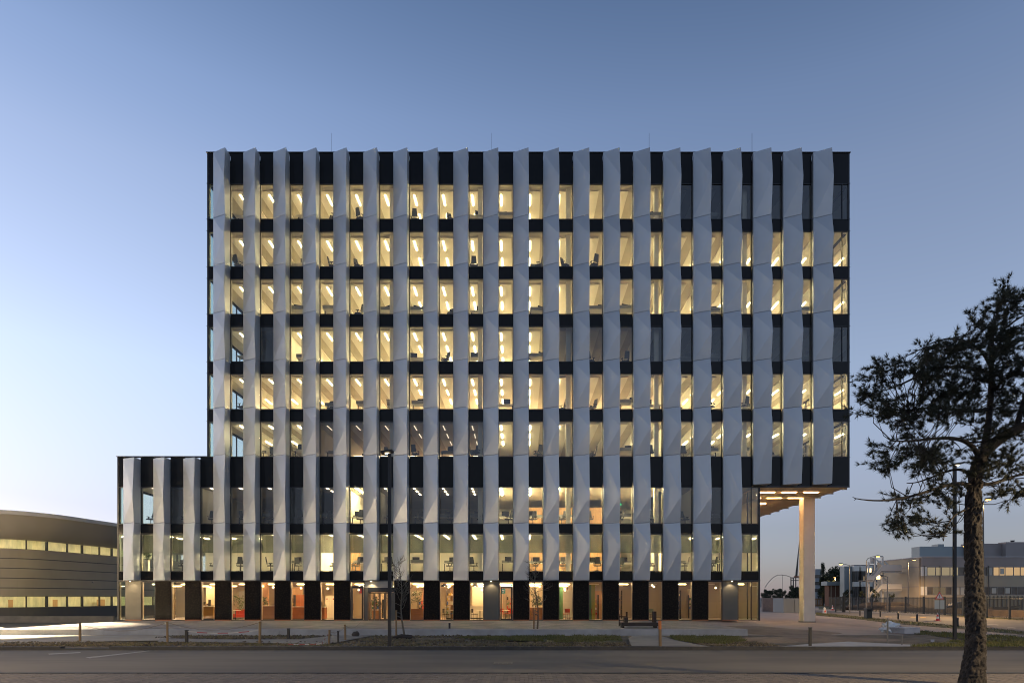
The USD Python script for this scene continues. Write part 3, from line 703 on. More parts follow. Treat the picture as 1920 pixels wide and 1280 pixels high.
zz = [6.34, 5.42, 4.50, 3.57, 2.65, 1.84]
for a, b in zip(zz, zz[1:]): part(lb, 'cladding_band', loft([(.0, b + .035), (.0, a - .035), (-.30, a - .035), (-.30, b + .035)], closed=True), clad_m)
part(lb, 'backing_wall', loft([(-.06, 1.84), (-.06, 6.34), (-.4, 6.34), (-.4, 1.84)], closed=True), dark_m)
part(lb, 'plinth_wall', loft([(.02, -.5), (.02, .83), (-.4, .83), (-.4, -.5)], closed=True), M('plinth_dark', (.075, .07, .06), .8))
prof = [(-.1, 7.2), (.25, 7.28), (.9, 7.75), (1.6, 8.5), (2.1, 9.18), (2.25, 9.30)]
part(lb, 'canopy', loft(prof), canopy_m, smooth=True)
part(lb, 'fascia', loft([(2.25, 9.30), (2.30, 9.32), (2.30, 9.66), (1.9, 9.72), (-.5, 9.80), (-12, 9.9)]), M('fascia_pale', (.42, .40, .36), .6), smooth=False)
lit_w = E('ribbon_light', (1.0, .86, .50), 90 * K)
rib_wall = M('ribbon_room_wall', (.62, .56, .38), .8, 0, (.42, .40, .30), scale=2.2, stretch=(1, 1, .3))
for z0, z1 in ((6.34, 7.2), (.83, 1.84)):
    part(lb, 'room_wall', loft([(-3.2, z0 - .9), (-3.2, z1 + .6)]), rib_wall)
    part(lb, 'room_ceiling', loft([(-.41, z1 + .6), (-3.2, z1 + .6)]), cream_m)
    part(lb, 'room_floor', loft([(-.41, z0 - .9), (-3.2, z0 - .9)]), carpet_m)
    for i in range(2, 84, 4): part(lb, 'ceiling_light', loft([(-1.2, z1 + .56), (-1.35, z1 + .56)], i, i + 3), lit_w)
    k = 0; i = 0
    while i < 88:
        step = 3 if (k % 2) else 4; j = min(i + step, 89)
        fr = loft([(-.02, z0), (-.02, z1), (-.2, z1), (-.2, z0)], i, i + 2, True)
        v, f = fr; v = v.reshape(2, 4, 3); v[1] = v[0] + (v[1] - v[0]) * (.13 if k % 2 else .28)
        w = part(lb, 'ribbon_window', (v.reshape(-1, 3), f), frame_m)
        part(w, 'pane', loft([(-.10, z0), (-.10, z1)], i, j + 1), glass_m)
        if z0 < 3 and k % 3 == 0: part(lb, 'shelf_unit', loft([(-2.3, z0 - .9), (-2.3, z0 + .7), (-2.7, z0 + .7)], i + 1, j), wood_m)
        i = j; k += 1
gi = int(np.argmin(np.abs(cxs * FPX / cys + CX - 170)))
part(lb, 'wall_lamp', MB().blob((cxs[gi] + nx_[gi] * .15, cys[gi] + ny_[gi] * .15, 3.35), .09, 1, .05, 1), white_m)
top('garden_wall', MB().tm(trimesh.creation.box(bounds=[[PX(-300, 58), 58, -.45], [PX(212, 58), 58.2, .12]])), M('low_wall', (.16, .145, .12), .85, 0, (.12, .11, .09), scale=1), 'low grey wall in front of the curved building', 'wall')

# ------------------------------------------------------------------ background on the right
bw_m = M('grey_concrete', (.38, .315, .22), .9, 0, (.33, .275, .195), scale=.25, detail=6)
bw2_m = M('grey_concrete_dark', (.27, .24, .22), .9, 0, (.24, .21, .19), scale=.25)
metal_bl = M('rooftop_cladding', (.22, .25, .25), .5, .2)
farglass_m = M('far_window_glass', (.06, .056, .05), .15, 0, (.12, .105, .085), scale=.7)
curtain_m = M('pale_blind', (.42, .40, .33), .8)
LITWIN = [E('lit_window_warm', (1.0, .66, .34), .55 * K), E('lit_window_cream', (1.0, .80, .50), .32 * K), E('lit_window_dim', (1.0, .74, .46), .16 * K)]
rb = thing('concrete_building', 'long two storey grey concrete building with window bands and roof plant', 'building')
ZR = 117.0; X0 = PX(1728, ZR); zr = lambda py: PZ(py, ZR)
part(rb, 'wall', MB().box(X0, X0 + 60, ZR, ZR + 14, -.6, zr(1115)), bw_m)
part(rb, 'wall', MB().box(X0, X0 + 60, ZR, ZR + 14, zr(1099), zr(1079)), bw_m)
part(rb, 'wall', MB().box(X0, X0 + 60, ZR, ZR + 14, zr(1062), zr(1044)), bw2_m)
part(rb, 'roof_edge', MB().box(X0 - .1, X0 + 60.1, ZR - .12, ZR + 14, zr(1044), zr(1042.6)), M('roof_edge_pale', (.40, .39, .38), .6))
part(rb, 'rooftop_plant', MB().box(PX(1724, 122), PX(1815, 122), 122, 124.5, zr(1043), PZ(1024, 122)), metal_bl)
part(rb, 'rooftop_plant', MB().box(PX(1815, 121), PX(1886, 121) - .02, 121, 123, zr(1043), PZ(1018.5, 121)), bw2_m)
part(rb, 'rooftop_plant', MB().box(PX(1886, 120), PX(1990, 120), 120, 122, zr(1043), PZ(1015.5, 120)), bw2_m)
part(rb, 'roof_vent', MB().box(PX(1759, 125), PX(1770, 125), 125, 127, PZ(1024, 125), PZ(1019.5, 125)), metal_bl)
part(rb, 'roof_vent', MB().cyl((PX(1900, 121), 121.2, PZ(1015, 121)), (PX(1900, 121), 121.2, PZ(1012.5, 121)), .25, .4, 8), dark_m)
for s, (ya, yb) in enumerate(((1062, 1079), (1099, 1115))):
    za, zb = zr(ya), zr(yb); x = X0; k = 0; xe = PX(2010, ZR)
    part(rb, 'window_band_back', MB().box(X0 + .05, X0 + 60 - .05, ZR + .35, ZR + 13, zb, za), dark_m)
    part(rb, 'end_panel', MB().box(X0 - .01, X0 + .9, ZR - .03, ZR + .3, zb, za), cream_m)
    x = X0 + .95
    while x < xe:
        w = rnd.choice((1.2, 1.5, 1.05))
        px = x * FPX / ZR + CX
        fr = MB().box(x, x + .10, ZR + .0, ZR + .2, zb, za).box(x + .10, x + w, ZR, ZR + .2, za - .10, za).box(x + .1, x + w, ZR, ZR + .2, zb, zb + .10)
        f = part(rb, 'window', fr, M('far_frame', (.20, .185, .16), .6) if (k == 0 and s == 0) else '/World/Looks/far_frame')
        m = farglass_m
        if s == 0: m = LITWIN[0] if 1860 < px < 1915 else LITWIN[1] if px < 1788 and rnd.random() < .75 else rnd.choice((curtain_m, farglass_m, LITWIN[2]))
        else: m = rnd.choice((curtain_m, farglass_m, farglass_m, LITWIN[2]))
        part(f, 'pane', MB().box(x + .10, x + w, ZR + .10, ZR + .13, zb + .10, za - .10), m)
        if rnd.random() < .25: part(f, 'inner_frame', MB().box(x + .25, x + w - .15, ZR + .02, ZR + .09, zb + .3, za - .25), curtain_m)
        x += w; k += 1
for px in (1733, 1762, 1853): part(rb, 'down_pipe', MB().cyl((PX(px, ZR), ZR - .12, zr(1118)), (PX(px, ZR), ZR - .12, zr(1060)), .07, .07, 6), galv_m)
# its side elevation and the glazed bays further left
part(rb, 'side_wall', MB().box(X0 - .3, X0 - .02, ZR + .3, ZR + 14, -.6, zr(1045.5)), bw_m)
for z in (zr(1099), zr(1062)): part(rb, 'string_course', MB().box(X0 - .36, X0 - .3, ZR + .3, ZR + 14, z - .06, z + .06), bw2_m)
YB2 = 146.0
part(rb, 'wall', MB().box(PX(1583, YB2), PX(1603, YB2), YB2, YB2 + 2, -.6, PZ(1061, YB2)), metal_bl)
part(rb, 'wall', MB().box(PX(1603, YB2) + .01, PX(1680, YB2), YB2 + .5, YB2 + 2, -.6, PZ(1058, YB2)), bw2_m)
for i, (pa, pb) in enumerate(((1602, 1612), (1616, 1637))):
    xa, xb = PX(pa, YB2 - 1), PX(pb, YB2 - 1)
    for yt, yb_, m in ((1060, 1070, cream_m), (1070, 1090, farglass_m), (1090, 1099, cream_m), (1099, 1118, farglass_m)):
        b_ = part(rb, 'bay_panel' if m is cream_m else 'bay_window', MB().box(xa, xb, YB2 - .8, YB2 + .45, PZ(yb_, YB2 - 1) + .02, PZ(yt, YB2 - 1)), m)
        if m is farglass_m:
            for q in range(1, 3): part(b_, 'mullion', MB().box(xa + (xb - xa) * q / 3 - .08, xa + (xb - xa) * q / 3 + .08, YB2 - .86, YB2 - .8, PZ(yb_, YB2 - 1) + .02, PZ(yt, YB2 - 1)), galv_m)
part(rb, 'bay_glow', MB().box(PX(1619, YB2 - 1), PX(1623, YB2 - 1), YB2 - .84, YB2 - .81, PZ(1088, YB2), PZ(1080, YB2)), LITWIN[2])

# zigzag fire stairs
fs = thing('fire_stairs', 'pale zigzag fire escape stairs with solid balustrades on the concrete building', 'fire stairs')
pale_m = M('pale_steel', (.55, .52, .46), .6)
YS = 121.0; S = lambda px, py: (PX(px, YS), PZ(py, YS))
def slanted(p0, p1, h, y0, y1):
    (xa, za), (xb, zb) = S(*p0), S(*p1); hh = h * YS / FPX
    return MB().prism([(0, 0)], 0, 0) if False else MB().add([(xa, y0, za - hh), (xb, y0, zb - hh), (xb, y0, zb), (xa, y0, za), (xa, y1, za - hh), (xb, y1, zb - hh), (xb, y1, zb), (xa, y1, za)],
        [(0, 1, 2, 3), (5, 4, 7, 6), (4, 0, 3, 7), (1, 5, 6, 2), (3, 2, 6, 7), (4, 5, 1, 0)])
for (a, b) in (((1653, 1061), (1637, 1080)), ((1653, 1094.5), (1638, 1111))):
    part(fs, 'flight_balustrade', slanted(a, b, 8.5, YS, YS + .08), pale_m)
    part(fs, 'flight_balustrade', slanted(a, b, 8.5, YS + 1.3, YS + 1.38), pale_m)
    (xa, za), (xb, zb) = S(*a), S(*b)
    for q in range(8):
        u0 = (q + .5) / 8; part(fs, 'tread', MB().box(xa + (xb - xa) * u0 - .12, xa + (xb - xa) * u0 + .12, YS + .1, YS + 1.28, za + (zb - za) * u0 - 1.15, za + (zb - za) * u0 - 1.08), galv_m)
for (a, b) in (((1652, 1046), (1666, 1058)), ((1647, 1086), (1656, 1094)), ((1665, 1080), (1679, 1093)), ((1668, 1050), (1677, 1059))):
    part(fs, 'flight_stringer', slanted(a, b, 3.2, YS + 1.5, YS + 1.6), pale_m)
for (xa, xb, yt, yb_) in ((1653, 1691, 1058.5, 1070), (1653, 1691, 1094, 1104), (1625, 1637, 1078.5, 1087)):
    (x1, z1), (x2, z2) = S(xa, yt), S(xb, yb_)
    part(fs, 'landing_balustrade', MB().box(x1, x2, YS - .02, YS + .06, z2, z1), pale_m)
    part(fs, 'landing_floor', MB().box(x1, x2, YS + .06, YS + 3.0, z2 - .15, z2 - .02), galv_m)
    part(fs, 'landing_edge', MB().box(x1, x2, YS - .03, YS + .05, z2 - .32, z2 - .20), pale_m)
for px, yt in ((1638, 1052), (1650, 1042), (1664.5, 1042)):
    x, z = S(px, yt); part(fs, 'stair_post', MB().box(x - .13, x + .13, YS + 1.6, YS + 1.85, -.4, z), pale_m)
x, z = S(1650, 1042); x2, _ = S(1665, 1042); part(fs, 'top_rail', MB().box(x, x2, YS + 1.62, YS + 1.82, z - .02, z + .18), pale_m)
x, z = S(1642, 1044); x2, z2 = S(1650, 1055); part(fs, 'top_panel', MB().box(x, x2, YS + 1.9, YS + 2.0, z2, z), pale_m)
STAIR_LIT = E('stair_light_lit', (1.0, .70, .36), 3 * K)
for px, py in ((1641, 1067), (1658, 1080)):
    x, z = S(px, py); part(fs, 'stair_light', MB().box(x - .35, x + .35, YS + 2.0, YS + 2.1, z - .45, z + .3), STAIR_LIT)

# fence along the side road: each post and panel of thin bars
fence_m = M('fence_steel', (.022, .025, .024), .5, .3)
fl = thing('bar_fence', 'dark green vertical bar fence along the far side of the side road', 'fence')
fpts = [(1556, 1141.5), (1576, 1142.5), (1598, 1143.5), (1609, 1144), (1635, 1145.2), (1668, 1146.7), (1698, 1148.3), (1732, 1150.2), (1771, 1152.6), (1806, 1154.8), (1850, 1157.6), (1893, 1160.2), (1945, 1163.4), (2000, 1166.5)]
prev = None
for p in fpts:
    x, y = G(*p); part(fl, 'fence_post', MB().box(x - .08, x + .08, y - .08, y + .08, -.4, 1.86), fence_m)
    if prev:
        (xa, ya) = prev; L = math.hypot(x - xa, y - ya); n = int(L / .17)
        part(fl, 'rail', MB().tube([(xa, ya, 1.62), (x, y, 1.62)], .03, 4), fence_m); part(fl, 'rail', MB().tube([(xa, ya, -.12), (x, y, -.12)], .03, 4), fence_m)
        bars = MB()
        for q in range(1, n):
            u = q / n; bx, by = xa + (x - xa) * u, ya + (y - ya) * u; bars.box(bx - .014, bx + .014, by - .014, by + .014, -.3, 1.78)
        part(fl, 'fence_bars', bars, fence_m, kind='stuff')
    prev = (x, y)
# berm and yard behind the fence
def berm(pts, h, w, mat, seed):
    P = np.array([G(a, b) for a, b in pts]); t = np.linspace(0, 1, 60); s = np.linspace(0, 1, len(P))
    X, Y = np.interp(t, s, P[:, 0]), np.interp(t, s, P[:, 1]); V = []
    for k, (o, hh) in enumerate(((-w, -.1), (-w * .5, h * .7), (0, h), (w * .6, h * .75), (w, -.1))):
        V.append(np.stack([X + o * .5, Y + o, -.33 + hh + (.22 * h * (2 * meshkit.noise(np.stack([X * .5, X * 0 + k, Y * .5], -1), seed) - 1) if hh > 0 else 0 * X)], 1))
    V = np.stack(V, 1); f = []
    for a in range(59):
        for b in range(4): f += [(a * 5 + b, (a + 1) * 5 + b, (a + 1) * 5 + b + 1), (a * 5 + b, (a + 1) * 5 + b + 1, a * 5 + b + 1)]
    return structure('earth_bank', (V.reshape(-1, 3), np.array(f)), mat, smooth=True)
berm_m = M('bank_soil', (.115, .075, .040), .95, 0, (.17, .115, .06), scale=.8, detail=8, bump=.6, bscale=5, dist=.1)
berm([(1590, 1140.5), (1700, 1145), (1800, 1151), (1920, 1156.5), (2050, 1163)], .75, 2.2, berm_m, 3)
structure('yard', MB().box(48, 140, 76, ZR - .2, -.45, -.31), M('yard_paving', (.30, .255, .19), .9, 0, (.25, .21, .155), scale=.3))
part(None, 'soil_heap', MB().blob((PX(1662, 108), 108, -.3), 1.0, 5, .25, 3, (6.2, 1.6, 1.15)), M('heap_soil', (.05, .036, .024), .95), smooth=True); tag(stage.GetPrimAtPath('/World/soil_heap'), 'long dark soil heap behind the fence under the fire stairs', 'soil heap')
top('yard_wall', MB().box(PX(1846, 101), PX(2050, 101), 101, 101.3, -.4, PZ(1116, 101)), M('yard_wall_cream', (.42, .35, .23), .85, 0, (.36, .30, .19), scale=.6), 'cream slatted yard wall behind the fence, right of the pine trunk', 'wall')
for k in range(26):
    x = PX(1848, 100.9) + k * .62; part('/World/yard_wall', 'wall_slat', MB().box(x, x + .10, 100.86, 100.995, -.35, PZ(1116.4, 101)), galv_m)
top('timber_stack', MB().box(PX(1857, 95), PX(1905, 95), 94.5, 95.3, -.3, PZ(1137, 95)).tube([(PX(1870, 95), 94.8, .15), (PX(1909, 95), 94.6, .62)], .12, 6).tube([(PX(1886, 95), 94.4, .1), (PX(1911, 95), 94.6, .35)], .14, 6), M('old_timber', (.10, .075, .05), .9), 'low heap of dark timber before the cream yard wall', 'timber', kind='stuff')

# parked car behind the fence
def parked_car(px, py, label):
    x, y = G(px, py); t = thing('parked_car', label, 'car', (x, y, -.31), 0)
    paint = M('car_paint_grey', (.035, .037, .04), .25, .5)
    from shapely.geometry import Polygon
    def side(pts, w, mat, name, y0=0.): 
        m = trimesh.creation.extrude_polygon(Polygon(pts), w, engine='earcut'); v = np.array(m.vertices); v = np.column_stack([v[:, 0], v[:, 2] - w / 2 + y0, v[:, 1]])
        return part(t, name, (v, np.array(m.faces)[:, ::-1]), mat)
    side([(-2.15, .35), (-2.2, .62), (-2.05, .85), (-1.1, .98), (1.6, 1.0), (2.08, .95), (2.15, .6), (2.1, .32)], 1.78, paint, 'body')
    side([(-1.05, .985), (-.35, 1.42), (.9, 1.47), (1.75, 1.05), (1.6, 1.005)], 1.5, paint, 'cabin')
    side([(-.80, 1.03), (-.28, 1.36), (.30, 1.40), (.30, 1.03)], 1.54, farglass_m, 'side_window'); side([(.38, 1.03), (.38, 1.40), (.88, 1.40), (1.40, 1.08)], 1.54, farglass_m, 'side_window')
    for wx in (-1.35, 1.32):
        for wy in (-.80, .80):
            w = part(t, 'wheel', MB().cyl((wx, wy - .11, .32), (wx, wy + .11, .32), .32, .32, 18), M('tyre', (.012, .012, .012), .9) if (wx < 0 and wy < 0) else '/World/Looks/tyre')
            part(w, 'rim', MB().cyl((wx, wy - .125, .32), (wx, wy + .125, .32), .20, .20, 12), galv_m)
    for wy in (-.62, .62): part(t, 'headlight', MB().blob((-2.08, wy, .70), .12, 1, .05, 1, (.7, 1.4, .7)), curtain_m); part(t, 'tail_light', MB().box(2.06, 2.14, wy - .16, wy + .16, .72, .84), M('tail_red', (.25, .01, .01), .3) if wy < 0 else '/World/Looks/tail_red')
    return t
parked_car(1797, 1147.5, 'dark grey hatchback parked behind the fence beside the pine trunk')

# warning sign on its pole
red_m = M('sign_red', (.50, .035, .03), .5); signw_m = M('sign_white', (.62, .62, .58), .5); signg_m = M('sign_back_grey', (.40, .42, .36), .5, .1)
x, y = G(1761.5, 1162.5); ws = thing('warning_sign', 'red bordered triangular warning sign over two blank grey plates', 'road sign', (x, y, -.33))
q = lambda px, py: (PX(px, y) - x, PZ(py, y) + .33)
part(ws, 'pole', MB().cyl((0, 0, 0), (0, 0, q(0, 1108)[1]), .05, .05, 10), galv_m)
def tri(a, b, c, yy): return MB().add([(p[0], yy, p[1]) for p in (a, b, c)] + [(p[0], yy + .02, p[1]) for p in (a, b, c)], [(0, 2, 1), (3, 4, 5), (0, 1, 4), (0, 4, 3), (1, 2, 5), (1, 5, 4), (2, 0, 3), (2, 3, 5)])
sg = part(ws, 'triangle', tri(q(1752, 1122.5), q(1769, 1122.5), q(1760.5, 1108.5), -.08), red_m)
part(sg, 'sign_face', tri(q(1754.6, 1121), q(1766.4, 1121), q(1760.5, 1111.5), -.102), signw_m)
part(sg, 'symbol', MB().box(q(1760, 0)[0], q(1761.2, 0)[0], -.112, -.104, q(0, 1119.6)[1], q(0, 1114)[1]), dark_m)
for a, b in ((1751.3, 1760.3), (1761.8, 1769.6)): part(ws, 'plate', MB().box(q(a, 0)[0], q(b, 0)[0], -.09, -.07, q(0, 1141)[1], q(0, 1124.5)[1]), signg_m)

# bollards, bin, cones, gate, pallet fence, barrier
ordn = ['first', 'second', 'third', 'fourth', 'fifth', 'sixth', 'seventh', 'eighth', 'ninth', 'tenth', 'eleventh', 'twelfth', 'thirteenth', 'fourteenth', 'fifteenth', 'sixteenth', 'seventeenth', 'eighteenth', 'nineteenth', 'twentieth', 'twenty-first', 'twenty-second', 'twenty-third', 'twenty-fourth']
x, y = G(1612.5, 1153.5)
b0 = thing('bollard', 'leftmost black bollard by the side road', 'bollard', (x, y, -.33), 0, 'black bollards along the side road')
part(b0, 'post', MB().cyl((0, 0, 0), (0, 0, .62), .075, .075, 10), dark_m); part(b0, 'cap', MB().cyl((0, 0, .62), (0, 0, .66), .085, .05, 10), galv_m)
for k, (a, b) in enumerate(((1650.5, 1155.5), (1684, 1160.5), (1719.5, 1164.5), (1795.5, 1174))):
    x, y = G(a, b); copy(b0, (x, y, -.33), 0, f'{ordn[k + 1]} black bollard from the left by the side road')
x, y = G(1627.5, 1159)
wb = thing('litter_bin', 'dark square litter bin at the foot of the curved lamp mast', 'bin', (x, y, -.33)); part(wb, 'body', MB().box(-.26, .26, -.26, .26, 0, 1.0), fence_m); part(wb, 'lid', MB().box(-.3, .3, -.3, .3, 1.0, 1.06), dark_m); part(wb, 'opening', MB().box(-.17, .17, -.268, -.262, .72, .86), M('bin_hole', (.004, .004, .004), .9))
def cone(px, py, h, label):
    x, y = G(px, py); t = thing('traffic_cone', label, 'traffic cone', (x, y, -.33), 0, 'red and white traffic cones')
    part(t, 'base', MB().box(-h * .28, h * .28, -h * .28, h * .28, 0, h * .06), red_m)
    for k in range(4): part(t, 'band', MB().cyl((0, 0, h * (.06 + .235 * k)), (0, 0, h * (.06 + .235 * (k + 1))), h * (.20 - .042 * k), h * (.20 - .042 * (k + 1)), 12), red_m if k % 2 == 0 else signw_m)
cone(1561, 1143.5, .85, 'red and white traffic cone at the open gate')
cone(1758, 1163.5, .75, 'red traffic cone beside the warning sign pole')
x, y = G(1546, 1149); bz = thing('white_beacon', 'small white plastic beacon with a red slanting mark on the grass', 'beacon', (x, y, -.31)); part(bz, 'body', MB().cyl((0, 0, 0), (0, 0, .5), .24, .20, 12), signw_m); part(bz, 'head', MB().blob((0, 0, .62), .14, 2, .05), signw_m); part(bz, 'mark', MB().add([(-.16, -.25, .16), (.02, -.25, .10), (.12, -.235, .34), (-.08, -.235, .44)], [(0, 1, 2, 3)]), red_m)
x, y = G(1567.5, 1147); gt = thing('gate', 'dark green steel gate frame between two posts by the road', 'gate', (x, y, -.33))
k_ = y / FPX
part(gt, 'gate_post', MB().box(-.12, .02, -.07, .07, 0, 30 * k_), fence_m); part(gt, 'gate_post', MB().box(11.5 * k_, 11.5 * k_ + .14, -.07, .07, 0, 30 * k_), fence_m); part(gt, 'wide_post', MB().box(13.5 * k_, 17.0 * k_, -.12, .12, 0, 31.5 * k_), fence_m)
for z in (.25, 14 * k_, 28 * k_): part(gt, 'gate_rail', MB().box(.025, 11.5 * k_ - .005, -.03, .03, z, z + .07), fence_m)
for j in range(1, 7): part(gt, 'gate_bar', MB().box(11.5 * k_ * j / 7, 11.5 * k_ * j / 7 + .035, .035, .065, .2, 29 * k_), fence_m)
x, y = G(1529, 1136); pf = thing('timber_crate', 'brown slatted timber crate standing just right of the white column', 'crate', (x, y, -.33)); k_ = y / FPX
for j in range(5): part(pf, 'slat', MB().box(j * 3 * k_, (j * 3 + 1.7) * k_, -.06, .06, 0, 15 * k_), M('crate_timber', (.20, .12, .055), .85) if j == 0 else '/World/Looks/crate_timber')
for z in (12.5, 1.5): part(pf, 'rail', MB().box(-.05, 14.2 * k_, .065, .16, z * k_, (z + 2) * k_), '/World/Looks/crate_timber')
# walls beyond the overhang
top('brown_wall', MB().box(PX(1430, 98), PX(1469, 98), 98, 98.5, -.4, PZ(1120, 98)).box(PX(1430, 98), PX(1469, 98), 97.95, 97.995, -.4, PZ(1136, 98)), M('brown_rough', (.20, .165, .15), .9, 0, (.16, .13, .12), scale=3), 'brownish rough garden wall seen left of the white column', 'wall')
top('grey_container', MB().box(PX(1470.5, 90), PX(1500, 90), 90, 94, -.33, PZ(1121, 90)).box(PX(1468, 90), PX(1470.2, 90), 89.8, 90.1, -.33, PZ(1120, 90)).box(PX(1490, 90), PX(1491.5, 90), 89.93, 89.99, -.1, PZ(1123, 90)), M('container_grey', (.16, .18, .19), .6), 'low grey metal container close left of the white column', 'container')
lowb = thing('brick_shed', 'low brown brick building with flat grey roof before the dark evergreens', 'building')
part(lowb, 'wall', MB().box(PX(1554, 150), PX(1583, 150) - .05, 150, 152, -.5, PZ(1097, 150)), M('brown_brick', (.15, .075, .045), .9, 0, (.12, .06, .04), scale=3)); part(lowb, 'roof', MB().box(PX(1551, 149.5), PX(1583, 149.5), 149.5, 152.5, PZ(1097, 150) + .01, PZ(1089.5, 150)), metal_bl)
for k in range(3): part(lowb, 'pilaster', MB().box(PX(1558 + 8 * k, 149.9), PX(1559 + 8 * k, 149.9), 149.85, 149.99, -.5, PZ(1097, 150) - .01), bw_m)
gb = thing('grey_block', 'grey slab block half hidden behind dark evergreens and the column', 'building')
part(gb, 'wall', MB().box(PX(1529, 180), PX(1540, 180), 180, 181, -.5, PZ(1066, 180)), M('far_grey', (.22, .24, .25), .8))
for j in range(3): part(gb, 'window_band', MB().box(PX(1528, 180), PX(1540, 180) - .1, 179.9, 179.99, PZ(1083 + 13 * j, 180), PZ(1077 + 13 * j, 180)), farglass_m)
# arch mast, derrick
ar = thing('arched_mast', 'thin distant arch of a curved mast on the horizon', 'mast', (0, 0, 0)); YA = 300.
pts = [(PX(a, YA), YA, PZ(b, YA)) for a, b in ((1434, 1101), (1440, 1092), (1448, 1083), (1457, 1077.5), (1466, 1077), (1475, 1078.5), (1482, 1081), (1486, 1083.5))]
part(ar, 'arch', MB().tube(pts, .13, 6), galv_m); part(ar, 'stay', MB().cyl((PX(1467, YA), YA, -.4), (PX(1467, YA), YA, PZ(1077, YA)), .09, .09, 5), galv_m)
dk = thing('dock_crane', 'distant dark crane with upright jib beside the white column', 'crane'); YC = 260.
for a in (1483, 1487.5, 1492): part(dk, 'leg', MB().cyl((PX(a, YC), YC, -.4), (PX(a, YC), YC, PZ(1082, YC)), .22, .22, 6), fence_m)
for b in (1088, 1083): part(dk, 'cross_beam', MB().box(PX(1483, YC), PX(1500, YC), YC - .2, YC + .2, PZ(b, YC), PZ(b - 1.3, YC)), fence_m)
part(dk, 'cabin', MB().box(PX(1489, YC), PX(1499, YC), YC - .25, YC + .25, PZ(1081.6, YC), PZ(1079, YC)), M('crane_rust', (.22, .10, .06), .8))
part(dk, 'jib', MB().tube([(PX(1493, YC), YC, PZ(1079, YC)), (PX(1496, YC), YC, PZ(1045, YC)), (PX(1499, YC), YC, PZ(1015, YC))], [.5, .25, .12], 5), fence_m)

# white bag and concrete block near the footpath
x, y = G(1668, 1184.5); bg = thing('white_bag', 'crumpled white building sack beside the grey concrete block', 'sack', (x, y, -.31)); k_ = y / FPX
part(bg, 'sack', MB().blob((7 * k_, .3, .20), 1, 21, .5, 3, (.48, .40, .34), 2.6), signw_m); part(bg, 'open_end', MB().tube([(12 * k_, -.25, .16), (16.5 * k_, -.30, .17)], [.17, .20], 12, False), M('bag_lining', (.16, .17, .22), .7))
x, y = G(1696, 1188); cb = thing('concrete_block', 'grey tapered concrete block lying right of the white sack', 'concrete block', (x, y, -.31)); k_ = y / FPX
part(cb, 'block', MB().add([(0, 0, 0), (29 * k_, 0, 0), (29 * k_, .9, 0), (-6 * k_, .9, 0), (0, 0, 10.5 * k_), (29 * k_, 0, 12 * k_), (29 * k_, .9, 12 * k_), (-12 * k_, .9, 10.5 * k_)], [(0, 3, 2, 1), (4, 5, 6, 7), (0, 1, 5, 4), (2, 3, 7, 6), (3, 0, 4, 7), (1, 2, 6, 5)]), M('cast_concrete', (.36, .36, .37), .8, 0, (.30, .30, .31), scale=3))
x, y = G(1685, 1183.2); top('brick_piece', MB().box(x - .2, x - .02, y - .1, y + .1, -.31, -.2).box(x, x + .18, y - .1, y + .08, -.31, -.21), M('orange_brick', (.34, .12, .04), .8), 'orange brick fragments lying left of the white sack', 'bricks', kind='stuff')

# ------------------------------------------------------------------ stakes, tapes, saplings in the verge
stake_m = M('stake_wood', (.20, .13, .06), .85, 0, (.15, .095, .045), scale=6, stretch=(1, 1, .1))
kinds = {'wood': ('round wooden stake', stake_m), 'dark': ('dark square timber post', post_m), 'grey': ('thin grey steel post', galv_m)}
STK = [(150, 1168, 1202, 'wood', .055, 'standing alone on the bright sandy ground at far left'), (314, 1164.5, 1204, 'wood', .05, 'left of the dark square post near the pale path'),
       (350, 1180, 1204, 'dark', .055, 'where the red and white tape begins'), (487, 1164, 1206, 'wood', .06, 'where the red and white tape ends, below the third lit shop window'),
       (541, 1177, 1198, 'dark', .055, 'inside the narrow grass strip beside the path'), (617, 1180, 1208, 'wood', .05, 'at the bend of the path, tape at its foot'),
       (634, 1182, 1206, 'dark', .035, 'between two wooden stakes at the bend of the path'), (647.5, 1170, 1200, 'wood', .05, 'taller one right of the path bend'),
       (1161, 1153, 1173, 'dark', .03, 'at the left end of the dark bench'), (1238, 1163, 1212, 'wood', .065, 'with orange top right of the dark bench'), (1519, 1175, 1212, 'dark', .05, 'in the dug sand below the white column'),
       (1664, 1158, 1204, 'grey', .035, 'left of the white sack on the paving'), (1691, 1190, 1210, 'grey', .025, 'low one near the kerb below the concrete block'), (843, 1167, 1177.5, 'dark', .05, 'on the terrace edge right of the sapling')]
for px, yt, yb_, kd, r, where in STK:
    z = -.33 if px not in (1161, 843) else 0.0
    x, y = G(px, yb_, z); nm, mt = kinds[kd]; h = PZ(yt, y) - z
    t = thing('stake', f'{nm} {where}', 'stake', (x, y, z))
    ln = rnd.uniform(-.02, .02)
    if kd == 'dark': part(t, 'post', MB().box(-r, r, -r, r, -.05, h - .04), mt); part(t, 'cap', MB().box(-r - .008, r + .012, -r - .008, r + .008, h - .038, h), dark_m)
    else: part(t, 'post', MB().tube([(0, 0, -.05), (ln * .5, 0, h * .5), (ln, 0, h)], [r, r, r * .95], 10), mt)
    if px == 1238: part(t, 'painted_top', MB().cyl((ln * .9, 0, h - .35), (ln, 0, h + .005), r * 1.06, r * 1.04, 10), M('orange_paint', (.42, .13, .03), .7))
tape_r, tape_w = M('tape_red', (.22, .03, .03), .6), M('tape_white', (.34, .33, .31), .6)
